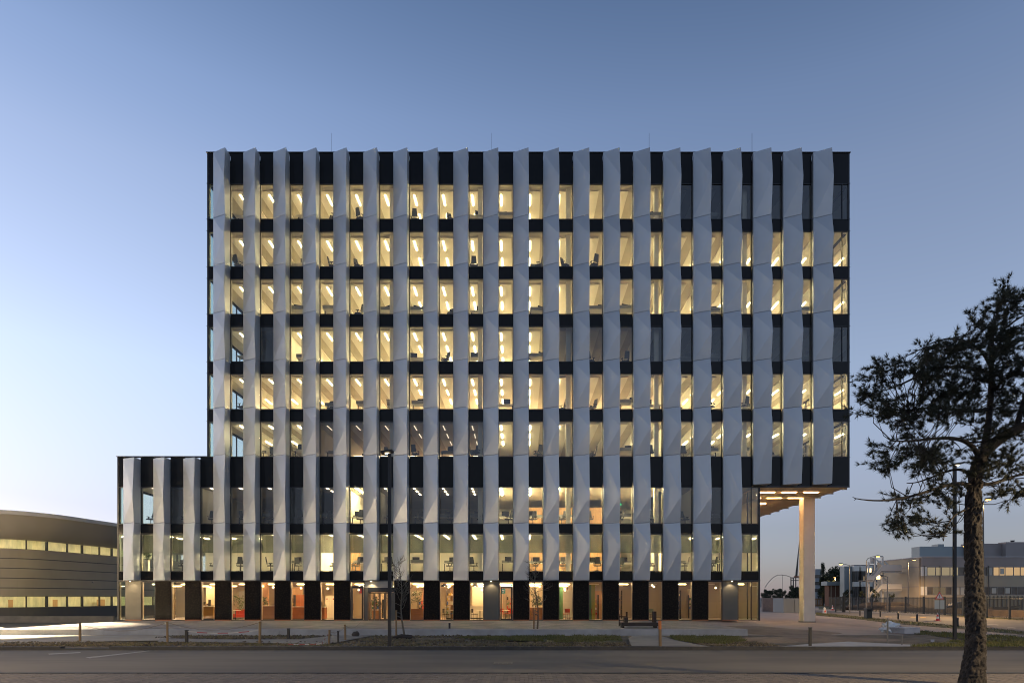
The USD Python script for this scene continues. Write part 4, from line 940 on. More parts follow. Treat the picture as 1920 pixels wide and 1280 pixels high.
def tape(pts, label, name='barrier_tape', w=.035, sag=.25, colors=True):
    t = thing(name, label, 'barrier tape' if colors else 'rope'); 
    for (a, b) in zip(pts, pts[1:]):
        a, b = np.array(a), np.array(b); n = max(6, int(np.linalg.norm(b - a) / .5)); u = np.linspace(0, 1, n + 1)
        P = a + (b - a) * u[:, None]; P[:, 2] -= sag * 4 * u * (1 - u)
        for k in range(n):
            p, q_ = P[k], P[k + 1]
            if colors: part(t, 'tape_length', MB().add([p, q_, q_ + (0, .01, w), p + (0, .01, w), p + (0, .012, 0), q_ + (0, .012, 0), q_ + (0, .022, w), p + (0, .022, w)], [(0, 1, 2, 3), (5, 4, 7, 6), (3, 2, 6, 7), (4, 5, 1, 0)]), tape_r if k % 2 else tape_w)
        if not colors: part(t, 'rope_length', MB().tube(P, .008, 5), stake_m)
def sp(px, py, yb_): x, y = G(px, yb_); return (PX(px, y), y, PZ(py, y))
tape([sp(350, 1183, 1204), sp(487, 1181, 1206)], 'red and white barrier tape sagging between the left posts', sag=.12)
tape([sp(617, 1184, 1208), sp(603, 1207, 1209), sp(540, 1207.5, 1209)], 'red and white barrier tape fallen on the ground at the path bend', sag=.02)
tape([sp(150, 1170, 1202), sp(314, 1166, 1204), sp(487, 1166, 1206)], 'thin rope strung between the three left wooden stakes', 'rope', sag=.35, colors=False)
tape([sp(617, 1182, 1208), sp(647.5, 1172, 1200), (PX(676, 36.5), 36.5, PZ(1166, 36.5))], 'thin rope from the path bend up to the terrace', 'rope', sag=.2, colors=False)

# dark timber bench frame on the terrace edge
bn = thing('timber_bench', 'low dark timber bench with raised ends at the terrace edge', 'bench', (PX(1166, 38.2), 38.2, 0)); k_ = 38.2 / FPX
bm = M('bench_timber', (.035, .022, .014), .8)
part(bn, 'seat', MB().box(0, 69 * k_, 0, .8, .12, .30), bm); part(bn, 'leg', MB().box(1 * k_, 5 * k_, .05, .75, 0, .119), bm); part(bn, 'leg', MB().box(63 * k_, 67 * k_, .05, .75, 0, .119), bm)
part(bn, 'raised_end', MB().box(6 * k_, 12 * k_, .1, .6, .301, .62), bm); part(bn, 'upright', MB().box(9.5 * k_, 12.5 * k_, .3, .4, .621, 30 * k_), bm); part(bn, 'arm', MB().box(-2 * k_, 9.5 * k_ - .002, .32, .38, 20.5 * k_, 22 * k_), bm)
part(bn, 'raised_end', MB().box(60.5 * k_, 65.5 * k_, .1, .6, .301, .95), bm)

bark_s = M('sapling_bark', (.10, .085, .06), .9)
def sapling(px, yb_, top_px, top_py, label, seed, stake_px, stake_top):
    x, y = G(px, yb_); t = thing('sapling', label, 'sapling', (x, y, -.33)); r_ = random.Random(seed)
    tx, tz = PX(top_px, y) - x, PZ(top_py, y) + .33
    def trunk(u): return np.array([tx * u + .06 * math.sin(u * 9 + seed), .05 * math.sin(u * 7), tz * u])
    part(t, 'trunk', MB().tube([trunk(u) for u in np.linspace(0, 1, 14)], np.linspace(.055, .008, 14), 8), bark_s)
    br = MB()
    def grow(p, d, L, r, depth):
        pts = [p]; q_ = p.copy(); dd = d.copy()
        for k in range(4):
            dd = dd + np.array([r_.gauss(0, .16), r_.gauss(0, .16), r_.gauss(.10, .12)]); dd /= np.linalg.norm(dd); q_ = q_ + dd * L / 4; pts.append(q_.copy())
            if depth < 2 and k >= 1:
                for _ in range(2 if depth == 0 else 1):
                    e = dd + np.array([r_.gauss(0, .6), r_.gauss(0, .6), r_.gauss(.1, .35)]); grow(q_.copy(), e / np.linalg.norm(e), L * r_.uniform(.35, .6), r * .55, depth + 1)
        br.tube(pts, np.linspace(r, r * .35, 5), 4, False)
    for k in range(26):
        u = .36 + .6 * k / 26; a = r_.uniform(0, 6.28); d = np.array([math.cos(a) * 1, math.sin(a) * 1, r_.uniform(.3, .9)]); d /= np.linalg.norm(d)
        grow(trunk(u), d, r_.uniform(.55, 1.05) * (1.15 - u * .7), .014, 0)
    part(t, 'branches', br, bark_s, kind='stuff')
    part(t, 'root_ball', MB().blob((.02, 0, .04), .32, seed, .3, 2, (1.5, 1.0, .62)), M('root_soil', (.018, .013, .009), .95) if seed == 2 else '/World/Looks/root_soil')
    sx = PX(stake_px, y) - x; sh = PZ(stake_top, y) + .33
    s = thing('tree_stake', label.split(' ')[0] + f' wooden support stake tied to the {"leaning" if seed == 2 else "upright"} sapling', 'stake', (x + sx, y - .05, -.33)); part(s, 'post', MB().tube([(0, 0, -.05), (.01, 0, sh)], .045, 8), stake_m)
    for z in (sh * .93, sh * .80): part(s, 'strap', MB().tube([(.03, 0, z), (-sx * .5, .03, z - .06), (-sx + trunk(z / tz)[0], .05, z - .12)], .022, 5), dark_m)
sapling(757, 1197, 748, 1044, 'thin leaning bare sapling in a root ball before the entrance', 2, 743, 1143)
sapling(1009.5, 1189, 1002, 1050, 'slender upright bare sapling on the grass, middle of the verge', 5, 1001, 1139)
x, y = G(667, 1193); top('boulder', MB().blob((x, y, -.20), .20, 4, .3, 2, (1, 1, .9)), M('boulder_dark', (.05, .04, .03), .9), 'small dark rounded boulder at the end of the path', 'boulder')

# ------------------------------------------------------------------ trees far right, and the pine
leaf_d = M('evergreen_leaf', (.020, .028, .014), .9, 0, (.035, .045, .02), scale=1.5)
trunk_m = M('dark_bark', (.045, .035, .025), .9)
def leaf_cloud(centers, radii, n, size, rg):
    c = np.repeat(np.asarray(centers, float), n, 0); r = np.repeat(np.asarray(radii, float), n, 0)
    d = rg.normal(size=c.shape); d /= np.linalg.norm(d, axis=1, keepdims=True); p = c + d * r * rg.uniform(.35, 1, (len(c), 1)) ** .5
    a = rg.normal(size=p.shape); a /= np.linalg.norm(a, axis=1, keepdims=True); b = np.cross(a, rg.normal(size=p.shape)); b /= np.linalg.norm(b, axis=1, keepdims=True)
    s = size * rg.uniform(.5, 1.2, (len(p), 1)); V = np.stack([p - a * s, p + a * s * .9 + b * s * .4, p + b * s], 1).reshape(-1, 3)
    return V, np.arange(len(V)).reshape(-1, 3)
def bg_tree(name, label, px, py_base, py_top, w_px, depth, seed, cat='tree', n=26, tall=False):
    rg = np.random.default_rng(seed); x = PX(px, depth); zt = PZ(py_top, depth) + .4; w = w_px * depth / FPX
    t = thing(name, label, cat, (x, depth, -.4)); part(t, 'trunk', MB().tube([(0, 0, 0), (.1, 0, zt * .5), (0, 0, zt * .9)], [w * .05 + .1, w * .04 + .06, .03], 7), trunk_m)
    cs, rs = [], []
    for k in range(n):
        h = rg.uniform(.25 if not tall else .1, .95); ww = w * (.5 if not tall else .5 * (1.1 - h)); cs.append((rg.uniform(-ww, ww), rg.uniform(-ww, ww), zt * h)); rs.append((w * .17, w * .17, zt * .07 + w * .08))
    part(t, 'crown', leaf_cloud(cs, rs, 170, w * .075, rg), leaf_d)
bg_tree('evergreen_tree', 'tallest dark evergreen with a spiky top right of the column', 1543, 1140, 1054, 16, 160, 1, tall=True)
bg_tree('evergreen_tree', 'broad dark tree behind the brick building', 1563, 1140, 1057, 34, 170, 2)
bg_tree('evergreen_tree', 'dark rounded tree between column and brick building', 1552, 1130, 1076, 22, 156, 3)
for k, (px, pt, w, d) in enumerate(((1437, 1104, 14, 200), (1456, 1102, 12, 220), (1462, 1104, 16, 210), (1484, 1098, 24, 190), (1497, 1103, 18, 180), (1445, 1108, 20, 230))):
    bg_tree('distant_tree', f'distant dark tree on the horizon below the arched mast, {ordn[k]} in the row', px, 1125, pt, w, d, 30 + k, n=14)
for k, (px, pt, w, d) in enumerate(((1618, 1108, 12, 118), (1640, 1104, 12, 116), (1590, 1106, 16, 130), (1672, 1112, 8, 114))):
    bg_tree('shrub', f'dark shrub by the concrete building, {ordn[k]} of four', px, 1130, pt, w, d, 50 + k, 'shrub', 12)

def pine():
    D0 = 15.5; rg = np.random.default_rng(21); r_ = random.Random(4)
    x0, y0 = PX(1827, D0), D0; zb = -.30
    t = thing('pine_tree', 'large dark pine with scaly trunk and spreading crown in the right foreground', 'pine tree', (x0, y0, zb))
    W = lambda px, py, d=0.0: np.array([PX(px, D0 + d) - x0, d, PZ(py, D0 + d) - zb])
    def sm(pts, rad, n):
        pts, rad = np.array(pts), np.array(rad); s = np.r_[0, np.cumsum(np.linalg.norm(np.diff(pts, axis=0), axis=1))]; u = np.linspace(0, s[-1], n)
        return np.stack([CubicSpline(s, pts[:, k])(u) for k in range(3)], 1), np.interp(u, s, rad)
    # trunk with a scaly bark surface
    P, R = sm([W(1822, 1292), W(1824, 1262), W(1828, 1220), W(1829, 1150), W(1827, 1080), W(1824, 1000), W(1825, 940), W(1832, 885), W(1842, 850)], [.28, .225, .188, .176, .168, .155, .14, .126, .113], 260)
    n = 72; v = []
    for k in range(len(P)):
        a = np.arange(n) * 2 * math.pi / n; q_ = np.stack([np.cos(a) * R[k], np.sin(a) * R[k], a * 0], 1)
        lump = 1 + .10 * (meshkit.noise(np.stack([np.cos(a) * .9, np.sin(a) * .9, a * 0 + P[k, 2] * 1.6], -1), 2) - .5) * 2
        plate = meshkit.noise(np.stack([np.cos(a) * R[k] * 26, np.sin(a) * R[k] * 26, a * 0 + P[k, 2] * 9], -1), 4) * .6 + meshkit.noise(np.stack([np.cos(a) * R[k] * 60, np.sin(a) * R[k] * 60, a * 0 + P[k, 2] * 24], -1), 8) * .4
        plate = np.clip((plate - .42) * 6, 0, 1) * .034
        v.append(P[k] + q_ * lump[:, None] * (1 + plate / R[k])[:, None])
    v = np.vstack(v); f = []
    i = np.arange(n); j = (i + 1) % n
    for k in range(len(P) - 1): f.append(np.stack([k * n + i, k * n + j, (k + 1) * n + j], 1)); f.append(np.stack([k * n + i, (k + 1) * n + j, (k + 1) * n + i], 1))
    bark = M('pine_bark', (.011, .008, .006), .85, 0, (.050, .039, .030), scale=9, detail=6, lo=.45, hi=.75, bump=.9, bscale=35, dist=.02)
    part(t, 'trunk', (v, np.vstack(f)), bark, smooth=True)
    limbs = []
    def limb(pts, rad, n=24): P, R = sm(pts, rad, n); limbs.append((P, R)); part(t, 'limb', MB().tube(P, R, 9), bark, smooth=True)
    limb([W(1841, 856), W(1870, 826), W(1905, 805, -.2), W(1950, 785, -.4), W(2010, 760, -.6)], [.14, .125, .11, .075, .02])
    limb([W(1842, 855), W(1852, 800, .2), W(1859, 700, .4), W(1862, 620, .5), W(1882, 560, .5)], [.10, .075, .06, .04, .02])
    limb([W(1838, 862), W(1822, 836, -.1), W(1800, 824, -.3), W(1740, 823, -.6), W(1672, 826, -.9)], [.07, .055, .045, .03, .015])
    limb([W(1856, 765, .3), W(1815, 770, .1), W(1760, 765, -.1), W(1700, 772, -.3)], [.05, .045, .03, .014])
    limb([W(1858, 700, .4), W(1820, 690, .7), W(1765, 690, 1.0), W(1690, 720, 1.3), W(1640, 735, 1.5)], [.045, .04, .032, .022, .01])
    limb([W(1858, 690, .4), W(1830, 650, .2), W(1790, 635, 0), W(1735, 650, -.2)], [.04, .03, .022, .01])
    limb([W(1826, 915), W(1800, 906, -.2), W(1760, 914, -.4), W(1690, 934, -.6), W(1640, 938, -.7), W(1604, 934, -.75)], [.05, .042, .035, .024, .018, .010])
    limb([W(1824, 915), W(1790, 880, .4), W(1745, 895, .8), W(1700, 905, 1.2)], [.04, .03, .02, .01])
    limb([W(1822, 945), W(1800, 960, -.3), W(1782, 975, -.5), W(1770, 1005, -.5)], [.03, .022, .015, .008])
    limb([W(1830, 905), W(1865, 905, .3), W(1910, 890, .6), W(1960, 885, .8)], [.05, .04, .028, .008])
    limb([W(1905, 805, -.2), W(1930, 720, .2), W(1960, 640, .5)], [.07, .045, .01])
    limb([W(1862, 640, .5), W(1905, 600, .8), W(1945, 580, 1.0)], [.03, .022, .012])
    part(t, 'limb_tip', MB().tube([W(1604, 934, -.75), W(1598, 931, -.75)], [.012, .004], 5).tube([W(1606, 934, -.75), W(1601, 938, -.72)], [.010, .004], 5), bark)
    # clumps: photo position, spread (px), depth spread (m), number of tufts
    CL = [(1790, 700, 110, 62, 1.6, 950), (1730, 690, 70, 45, 1.3, 330), (1660, 705, 38, 26, .9, 120), (1645, 760, 40, 34, 1.0, 190), (1700, 770, 75, 40, 1.4, 380), (1800, 760, 90, 40, 1.5, 470), (1890, 700, 60, 85, 1.5, 560), (1890, 590, 34, 50, 1.0, 240), (1895, 540, 26, 28, .8, 120),
          (1845, 585, 24, 26, .8, 60), (1845, 640, 55, 40, 1.2, 260), (1880, 790, 70, 45, 1.4, 330), (1690, 840, 62, 30, 1.1, 210), (1740, 880, 55, 36, 1.1, 240), (1770, 930, 46, 34, 1.0, 190), (1700, 950, 42, 26, .9, 130), (1665, 870, 34, 22, .8, 80), (1680, 990, 34, 17, .7, 80), (1725, 985, 40, 18, .8, 90), (1780, 990, 34, 20, .8, 60),
          (1880, 880, 60, 40, 1.2, 300), (1900, 925, 40, 25, 1.0, 130), (1760, 850, 60, 26, 1.2, 140), (1830, 840, 50, 26, 1.2, 120), (1970, 720, 70, 90, 1.6, 500), (1990, 840, 60, 60, 1.3, 250), (1950, 610, 40, 60, 1.2, 170), (1640, 720, 26, 22, .6, 50)]
    allp = np.vstack([P for P, R in limbs])
    tw = MB(); tp, tdir = [], []
    for (px, py, rx, ry, rd, n) in CL:
        if py < 625: py += 14
        nt = max(4, n // 17)
        for _ in range(nt):
            while True:
                a, b, c = r_.uniform(-1, 1), r_.uniform(-1, 1), r_.uniform(-1, 1)
                if a * a + b * b + c * c < 1: break
            q_ = W(px + a * rx, py + b * ry, c * rd)
            near_ = allp[np.argmin(np.linalg.norm(allp - q_, axis=1) + .3 * np.maximum(0, allp[:, 2] - q_[2]))]
            mid = (near_ + q_) / 2 + np.array([r_.gauss(0, .07), r_.gauss(0, .07), -.08 + r_.gauss(0, .06)])
            L = np.linalg.norm(q_ - near_)
            if L < 2.2: tw.tube([near_, mid, q_], [.012, .009, .005], 4, False)
            d0 = (q_ - mid) / max(np.linalg.norm(q_ - mid), 1e-6)
            for q3 in range(4):                                      # side twigs carrying brushes of needles
                e = d0 * .6 + np.array([r_.gauss(0, .6), r_.gauss(0, .6), r_.gauss(.1, .35)]); e /= np.linalg.norm(e); Lq = r_.uniform(.18, .42)
                o_ = q_ + (mid - q_) * r_.uniform(0, .35)
                tw.tube([o_, o_ + e * Lq], [.006, .003], 3, False)
                for k in range(4): tp.append(o_ + e * Lq * (.35 + .65 * k / 3) + np.array([r_.gauss(0, .02) for _ in range(3)])); tdir.append(e + np.array([r_.gauss(0, .25), r_.gauss(0, .25), r_.gauss(.12, .2)]))
    part(t, 'twigs', tw, bark, kind='stuff')
    tp, td = np.array(tp), np.array(tdir); td /= np.linalg.norm(td, axis=1, keepdims=True)
    m = 20; c = np.repeat(tp, m, 0); d = np.repeat(td, m, 0) * 1.0 + rg.normal(0, .48, (len(c), 3)); d /= np.linalg.norm(d, axis=1, keepdims=True)
    L = rg.uniform(.08, .16, (len(c), 1)); s = np.cross(d, rg.normal(size=c.shape)); s /= np.linalg.norm(s, axis=1, keepdims=True)
    V = np.stack([c - s * .007, c + s * .007, c + d * L + s * .002, ], 1).reshape(-1, 3)
    needle = M('pine_needles', (.016, .020, .011), .8, 0, (.030, .034, .016), scale=1.4)
    part(t, 'needles', (V, np.arange(len(V)).reshape(-1, 3)), needle, kind='stuff')
pine()

# ------------------------------------------------------------------ things inside the building
chair_m = M('chair_black', (.018, .018, .02), .6); chair_g = M('chair_mesh_grey', (.045, .05, .05), .7)
desk_m = M('desk_top_white', (.55, .53, .48), .5); desk_l = M('desk_leg_dark', (.04, .04, .04), .5); mon_m = M('monitor_black', (.012, .012, .014), .3)
def make_chair(label, loc, rz):
    t = thing('office_chair', label, 'office chair', loc, rz, 'black office chairs behind the windows')
    part(t, 'seat', MB().tm(trimesh.creation.box((.48, .46, .08)), trimesh.transformations.translation_matrix((0, 0, .48))), chair_m)
    v, f = MB().box(-.22, .22, -.03, .03, 0, .56).arr(); v = np.column_stack([v[:, 0] * (1 - .25 * (v[:, 2] > .3)), v[:, 1] + .24 + v[:, 2] * .2, v[:, 2] + .60]); part(t, 'backrest', (v, f), chair_g)
    part(t, 'stem', MB().cyl((0, 0, .10), (0, 0, .44), .03, .03, 8), chair_m)
    b = MB()
    for k in range(5): a = k * 2 * math.pi / 5; b.tube([(0, 0, .11), (.30 * math.cos(a), .30 * math.sin(a), .07)], [.028, .02], 5).blob((.31 * math.cos(a), .31 * math.sin(a), .035), .035, 1, .05, 0)
    part(t, 'star_base', b, chair_m)
    for s in (-1, 1): part(t, 'armrest', MB().box(s * .27 - .03, s * .27 + .03, -.14, .14, .66, .70).box(s * .27 - .015, s * .27 + .015, -.02, .04, .48, .66), chair_m)
    return t
def make_desk(label, loc, rz):
    t = thing('office_desk', label, 'desk', loc, rz, 'white topped office desks behind the windows')
    part(t, 'desk_top', MB().box(-.80, .80, -.40, .40, .71, .74), desk_m)
    for s in (-1, 1): part(t, 'desk_leg', MB().box(s * .70 - .03, s * .70 + .03, -.34, .34, 0, .05).box(s * .70 - .03, s * .70 + .03, -.04, .04, .05, .71), desk_l)
    part(t, 'back_screen', MB().box(-.78, .78, .41, .43, .742, .98), M('desk_screen_grey', (.22, .22, .20), .8))
    return t
def make_monitor(label, loc, rz):
    t = thing('monitor', label, 'monitor', loc, rz, 'black computer monitors on the office desks')
    part(t, 'screen', MB().box(-.28, .28, -.015, .02, .12, .48), mon_m); part(t, 'stand', MB().box(-.03, .03, .0, .03, .01, .2), desk_l); part(t, 'foot', MB().box(-.12, .12, -.08, .08, 0, .012), desk_l)
    return t
protos = {}
def put(kind, make, label, loc, rz):
    if kind not in protos: protos[kind] = make(label, loc, rz); return protos[kind]
    return copy(protos[kind], loc, rz, label)
r7 = random.Random(12)
storey_name = {0: 'top storey', 1: 'second storey from top', 2: 'third storey from top', 3: 'fourth storey from top', 4: 'fifth storey from top', 5: 'sixth storey from top', '2': 'third storey up', '1': 'second storey up'}
def bayname(b): return f'right of {ordn[b]} fin from left' if b >= 0 else 'at the left end'
for k in range(6):
    for b in range(3, 23):
        if LIT[k, b] == 0 and r7.random() < .6: continue
        x0, x1 = bay_x(b); xm = (x0 + x1) / 2; z = ROWS[k][1] + .003; u = r7.random() * (1.5 if k < 3 else 1.1); dmax = .55 + .25 * k
        where = f'{storey_name[k]}, {bayname(b)}'
        if u < .42: put('chair', make_chair, f'black office chair, {where}', (xm + r7.uniform(-.3, .3), YG + .62 + r7.uniform(0, dmax * .6), z), r7.uniform(0, 360))
        if .30 < u < .80:
            dx, dy = xm + r7.uniform(-.3, .6), YG + .95 + r7.uniform(0, dmax * .5)
            if u < .42: dy += .9
            put('desk', make_desk, f'white office desk, {where}', (dx, dy, z), r7.choice((0, 180)))
            put('monitor', make_monitor, f'black monitor on its desk, {where}', (dx + r7.uniform(-.3, .3), dy, z + .741), r7.uniform(-40, 40) + 180 * (r7.random() < .5))
for key, r in (('2', ROW2), ('1', ROW1)):
    for b in range(0, 20):
        x0, x1 = bay_x(b, True); xm = (x0 + x1) / 2; z = r[1] + .003; where = f'{storey_name[key]}, {bayname(b)}'; u = r7.random()
        if b == 0 and key == '1': continue
        if u < .85:
            dx, dy = xm + r7.uniform(-.2, .5), YG + 1.7 + r7.uniform(0, .5)
            put('desk', make_desk, f'white office desk, {where}', (dx, dy, z), r7.choice((0, 180, 0)))
            put('monitor', make_monitor, f'black monitor on its desk, {where}', (dx + r7.uniform(-.3, .1), dy - .05, z + .741), r7.uniform(-40, 40))
        if u > .15: put('chair', make_chair, f'black office chair, {where}', (xm + r7.uniform(-.35, .35), YG + .85 + r7.uniform(0, .25), z), r7.uniform(0, 360))
# plants
leaf_m = M('plant_leaf', (.045, .085, .02), .5, 0, (.08, .11, .03), scale=5); pot_w = M('pot_white', (.62, .60, .55), .5); pot_o = M('planter_orange_wood', (.34, .15, .05), .6, 0, (.28, .12, .04), scale=3, stretch=(1, 1, 12))
def plant(x, y, z, h, w, label, pot=None, potw=.3, poth=.5, seed=1, flowers=None):
    rg = np.random.default_rng(seed); t = thing('potted_plant', label, 'plant', (x, y, z))
    p = part(t, 'planter', MB().box(-potw, potw, -potw * .7, potw * .7, 0, poth), pot or pot_w)
    part(t, 'stem', MB().tube([(0, 0, poth), (.03, 0, poth + (h - poth) * .8)], [.02, .01], 6), bark_s)
    cs = [(rg.uniform(-w, w) * .8, rg.uniform(-w, w) * .5, poth + (h - poth) * rg.uniform(.15, .9)) for _ in range(16)]
    part(t, 'leaves', leaf_cloud(cs, [(w * .42, w * .35, (h - poth) * .16)] * 16, 26, .075, rg), leaf_m, kind='stuff')
    if flowers: part(t, 'blossoms', leaf_cloud(cs, [(w * .45, w * .38, (h - poth) * .17)] * 16, 5, .05, rg), flowers, kind='stuff')
plant(PX(274, 51.6), 51.6, ROW1[1] + .003, 1.75, .34, 'leafy plant on a white pedestal on the second storey from the ground, first window', pot_w, .22, .95, 3)
plant(PX(782, 51.7), 51.7, .022, 2.25, .62, 'large leafy plant with pale blossoms in an orange timber planter right of the entrance', pot_o, .62, .85, 4, M('blossom_cream', (.60, .56, .42), .7))
plant(PX(1004, 51.6), 51.6, .022, 2.2, .5, 'rounded plant in an orange timber planter behind the upright sapling', pot_o, .55, .95, 5)
plant(PX(448, 53.2), 53.2, .022, 2.1, .5, 'tall palm-like plant behind the red sofa window', pot_w, .25, .4, 6)
plant(PX(496, 52.0), 52.0, .022, 1.9, .32, 'narrow plant at the left edge of the counter window', pot_w, .22, .5, 7)
plant(PX(706, 53.0), 53.0, .022, 1.9, .35, 'plant with red flowers behind the entrance doors', pot_o, .3, .7, 8, M('blossom_red', (.5, .06, .02), .6))
# counters, tables, sofa, posters
orange_m = M('counter_orange', (.36, .12, .035), .5, 0, (.31, .10, .03), scale=3); white_c = M('counter_white', (.60, .57, .50), .5); red_sofa = M('sofa_red', (.42, .035, .015), .8)
def counter(px0, px1, y, h, mat, label, d=.6):
    t = thing('counter', label, 'counter', (PX(px0, y), y, .022)); L = PX(px1, y) - PX(px0, y)
    part(t, 'front', MB().box(0, L, 0, d, .08, h - .04), mat); part(t, 'worktop', MB().box(-.03, L + .03, -.03, d + .03, h - .038, h), cream_m); part(t, 'kick_board', MB().box(.03, L - .03, .03, d - .03, 0, .079), dark_m)
counter(545, 572, 51.8, 1.02, orange_m, 'orange timber counter in the window left of the white cabinet'); counter(601, 609, 51.6, 1.0, orange_m, 'narrow orange counter end beside the white cabinet')
counter(490, 517, 51.8, 1.1, M('counter_clay', (.28, .16, .10), .6), 'low clay coloured counter with sloping end', .5); counter(835, 858, 53.5, 1.05, white_c, 'white cafe bar counter under the dome lamps'); counter(878, 906, 54, 1.05, white_c, 'white cafe bar counter with machines behind the stone pier')
counter(377, 400, 51.5, 1.05, M('counter_ochre', (.30, .17, .02), .6), 'ochre and orange counter in the third shop window')
cab = thing('cabinet', 'tall rust orange cabinet above the counter', 'cabinet', (PX(555, 53.6), 53.6, .022)); part(cab, 'body', MB().box(0, .8, 0, .5, 0, 1.95), orange_m); part(cab, 'door_leaf', MB().box(.03, .385, -.02, -.001, .1, 1.9), orange_m); part(cab, 'door_leaf', MB().box(.415, .77, -.02, -.001, .1, 1.9), orange_m)
cab = thing('cabinet', 'tall cream locker with small red handles', 'cabinet', (PX(610, 53.6), 53.6, .022)); part(cab, 'body', MB().box(0, .95, 0, .5, 0, 1.85), cream_m); part(cab, 'door_leaf', MB().box(.02, .46, -.02, -.001, .08, 1.82), cream_m); part(cab, 'door_leaf', MB().box(.49, .93, -.02, -.001, .08, 1.82), cream_m)
for q_ in (.1, .62): part(cab, 'handle', MB().box(q_, q_ + .08, -.04, -.021, 1.55, 1.67), red_sofa)
sf = thing('sofa', 'red upholstered sofa in the window behind the low table', 'sofa', (PX(434, 52.6), 52.6, .022)); part(sf, 'seat', MB().box(0, 1.4, 0, .7, .15, .42), red_sofa); part(sf, 'backrest', MB().box(0, 1.4, .701, .9, .15, .78), red_sofa)
for q_ in (0.05, 1.25): part(sf, 'leg', MB().box(q_, q_ + .08, .05, .65, 0, .149), dark_m)
def cafe_table(px, y, label, h=.74):
    t = thing('cafe_table', label, 'table', (PX(px, y), y, .022), 0, 'tables in the ground floor windows'); part(t, 'table_top', MB().cyl((0, 0, h - .03), (0, 0, h), .36, .36, 18), cream_m); part(t, 'pedestal', MB().cyl((0, 0, .02), (0, 0, h - .03), .03, .03, 8), dark_m); part(t, 'foot', MB().cyl((0, 0, 0), (0, 0, .02), .24, .22, 14), dark_m)
for px, y, l in ((846, 51.5, 'round cafe table in the second window right of the entrance planter'), (900, 51.6, 'round cafe table left of the lit bronze pier'), (947, 51.8, 'round cafe table behind the glass door with the green notice'), (442, 51.4, 'low table in front of the red sofa'), (1148, 51.5, 'round table behind the bench window')): cafe_table(px, y, l)
def cafe_chair(px, y, rz, label, mat):
    t = thing('cafe_chair', label, 'chair', (PX(px, y), y, .022), rz, 'chairs in the ground floor windows'); part(t, 'seat', MB().box(-.21, .21, -.21, .21, .43, .47), mat); v, f = MB().box(-.21, .21, .18, .21, .55, .86).arr(); part(t, 'backrest', (v, f), mat)
    for a in (-1, 1):
        for b in (-1, 1): part(t, 'leg', MB().cyl((a * .19, b * .19, 0), (a * .17, b * .17, .43 if b < 0 else .56), .014, .014, 6), dark_m)
for px, y, rz, l, m in ((836, 51.4, 80, 'dark cafe chair left of the table right of the entrance planter', chair_m), (855, 51.9, -70, 'dark cafe chair right of the table in the second cafe window', chair_m), (890, 51.4, 75, 'dark cafe chair left of the table beside the lit bronze pier', chair_m), (941, 52.4, 20, 'red cafe chair left behind the glass door', red_sofa), (954, 52.8, -30, 'red cafe chair right behind the glass door', red_sofa), (1062, 52.0, 200, 'red chair beside the first green panel', red_sofa), (1106, 52.2, 160, 'red chair before the second green panel', red_sofa), (1222, 51.5, 10, 'grey-green chair behind the right end of the bench', M('chair_sage', (.16, .2, .15), .7))): cafe_chair(px, y, rz, l, m)
# sign boards and lamps
EXITG = E('exit_sign_green', (.05, 1.0, .25), 1.6 * K); EXITW = E('exit_sign_white', (.8, 1, .85), 2.5 * K)
def exit_sign(px0, px1, py0, py1, y, label):
    t = thing('exit_sign', label, 'exit sign'); part(t, 'panel', MB().box(PX(px0, y), PX(px1, y), y, y + .05, PZ(py1, y), PZ(py0, y)), EXITG); w = PX(px1, y) - PX(px0, y); h = PZ(py0, y) - PZ(py1, y); x, z = PX(px0, y), PZ(py1, y)
    part(t, 'pictogram', MB().add([(x + w * .12, y - .006, z + h * .42), (x + w * .45, y - .006, z + h * .42), (x + w * .45, y - .006, z + h * .2), (x + w * .75, y - .006, z + h * .5), (x + w * .45, y - .006, z + h * .8), (x + w * .45, y - .006, z + h * .58), (x + w * .12, y - .006, z + h * .58)], [(0, 1, 5), (0, 5, 6), (2, 3, 4), (1, 3, 5)]), EXITW)
exit_sign(953.5, 960, 1094.5, 1097.5, 50.9, 'lit green exit sign over the glass door with the green notice')
exit_sign(1157.5, 1165, 943.5, 946.5, 53, 'lit green exit sign on the third storey from the ground')
def poster(px0, px1, py0, py1, y, mat, label, marks=None):
    t = thing('poster', label, 'poster'); part(t, 'sheet', MB().box(PX(px0, y), PX(px1, y), y, y + .012, PZ(py1, y), PZ(py0, y)), mat)
    for (a, b, c, d) in (marks or []): part(t, 'print', MB().box(PX(px0, y) + a * (PX(px1, y) - PX(px0, y)), PX(px0, y) + b * (PX(px1, y) - PX(px0, y)), y - .004, y - .001, PZ(py1, y) + c * (PZ(py0, y) - PZ(py1, y)), PZ(py1, y) + d * (PZ(py0, y) - PZ(py1, y))), signw_m)
poster(939.5, 947.5, 1103, 1112, YG - .02, M('poster_green', (.03, .34, .22), .5), 'green notice stuck on the glass cafe door', [(.25, .45, .55, .8), (.5, .75, .5, .75), (.3, .7, .25, .35)])
poster(673.5, 678.5, 1102.5, 1111.5, YG - .02, M('poster_red', (.65, .05, .02), .5), 'red notice on the glass door left of the entrance', [(.2, .35, .2, .8)])
dome_m = M('dome_lamp_black', (.02, .02, .02), .5)
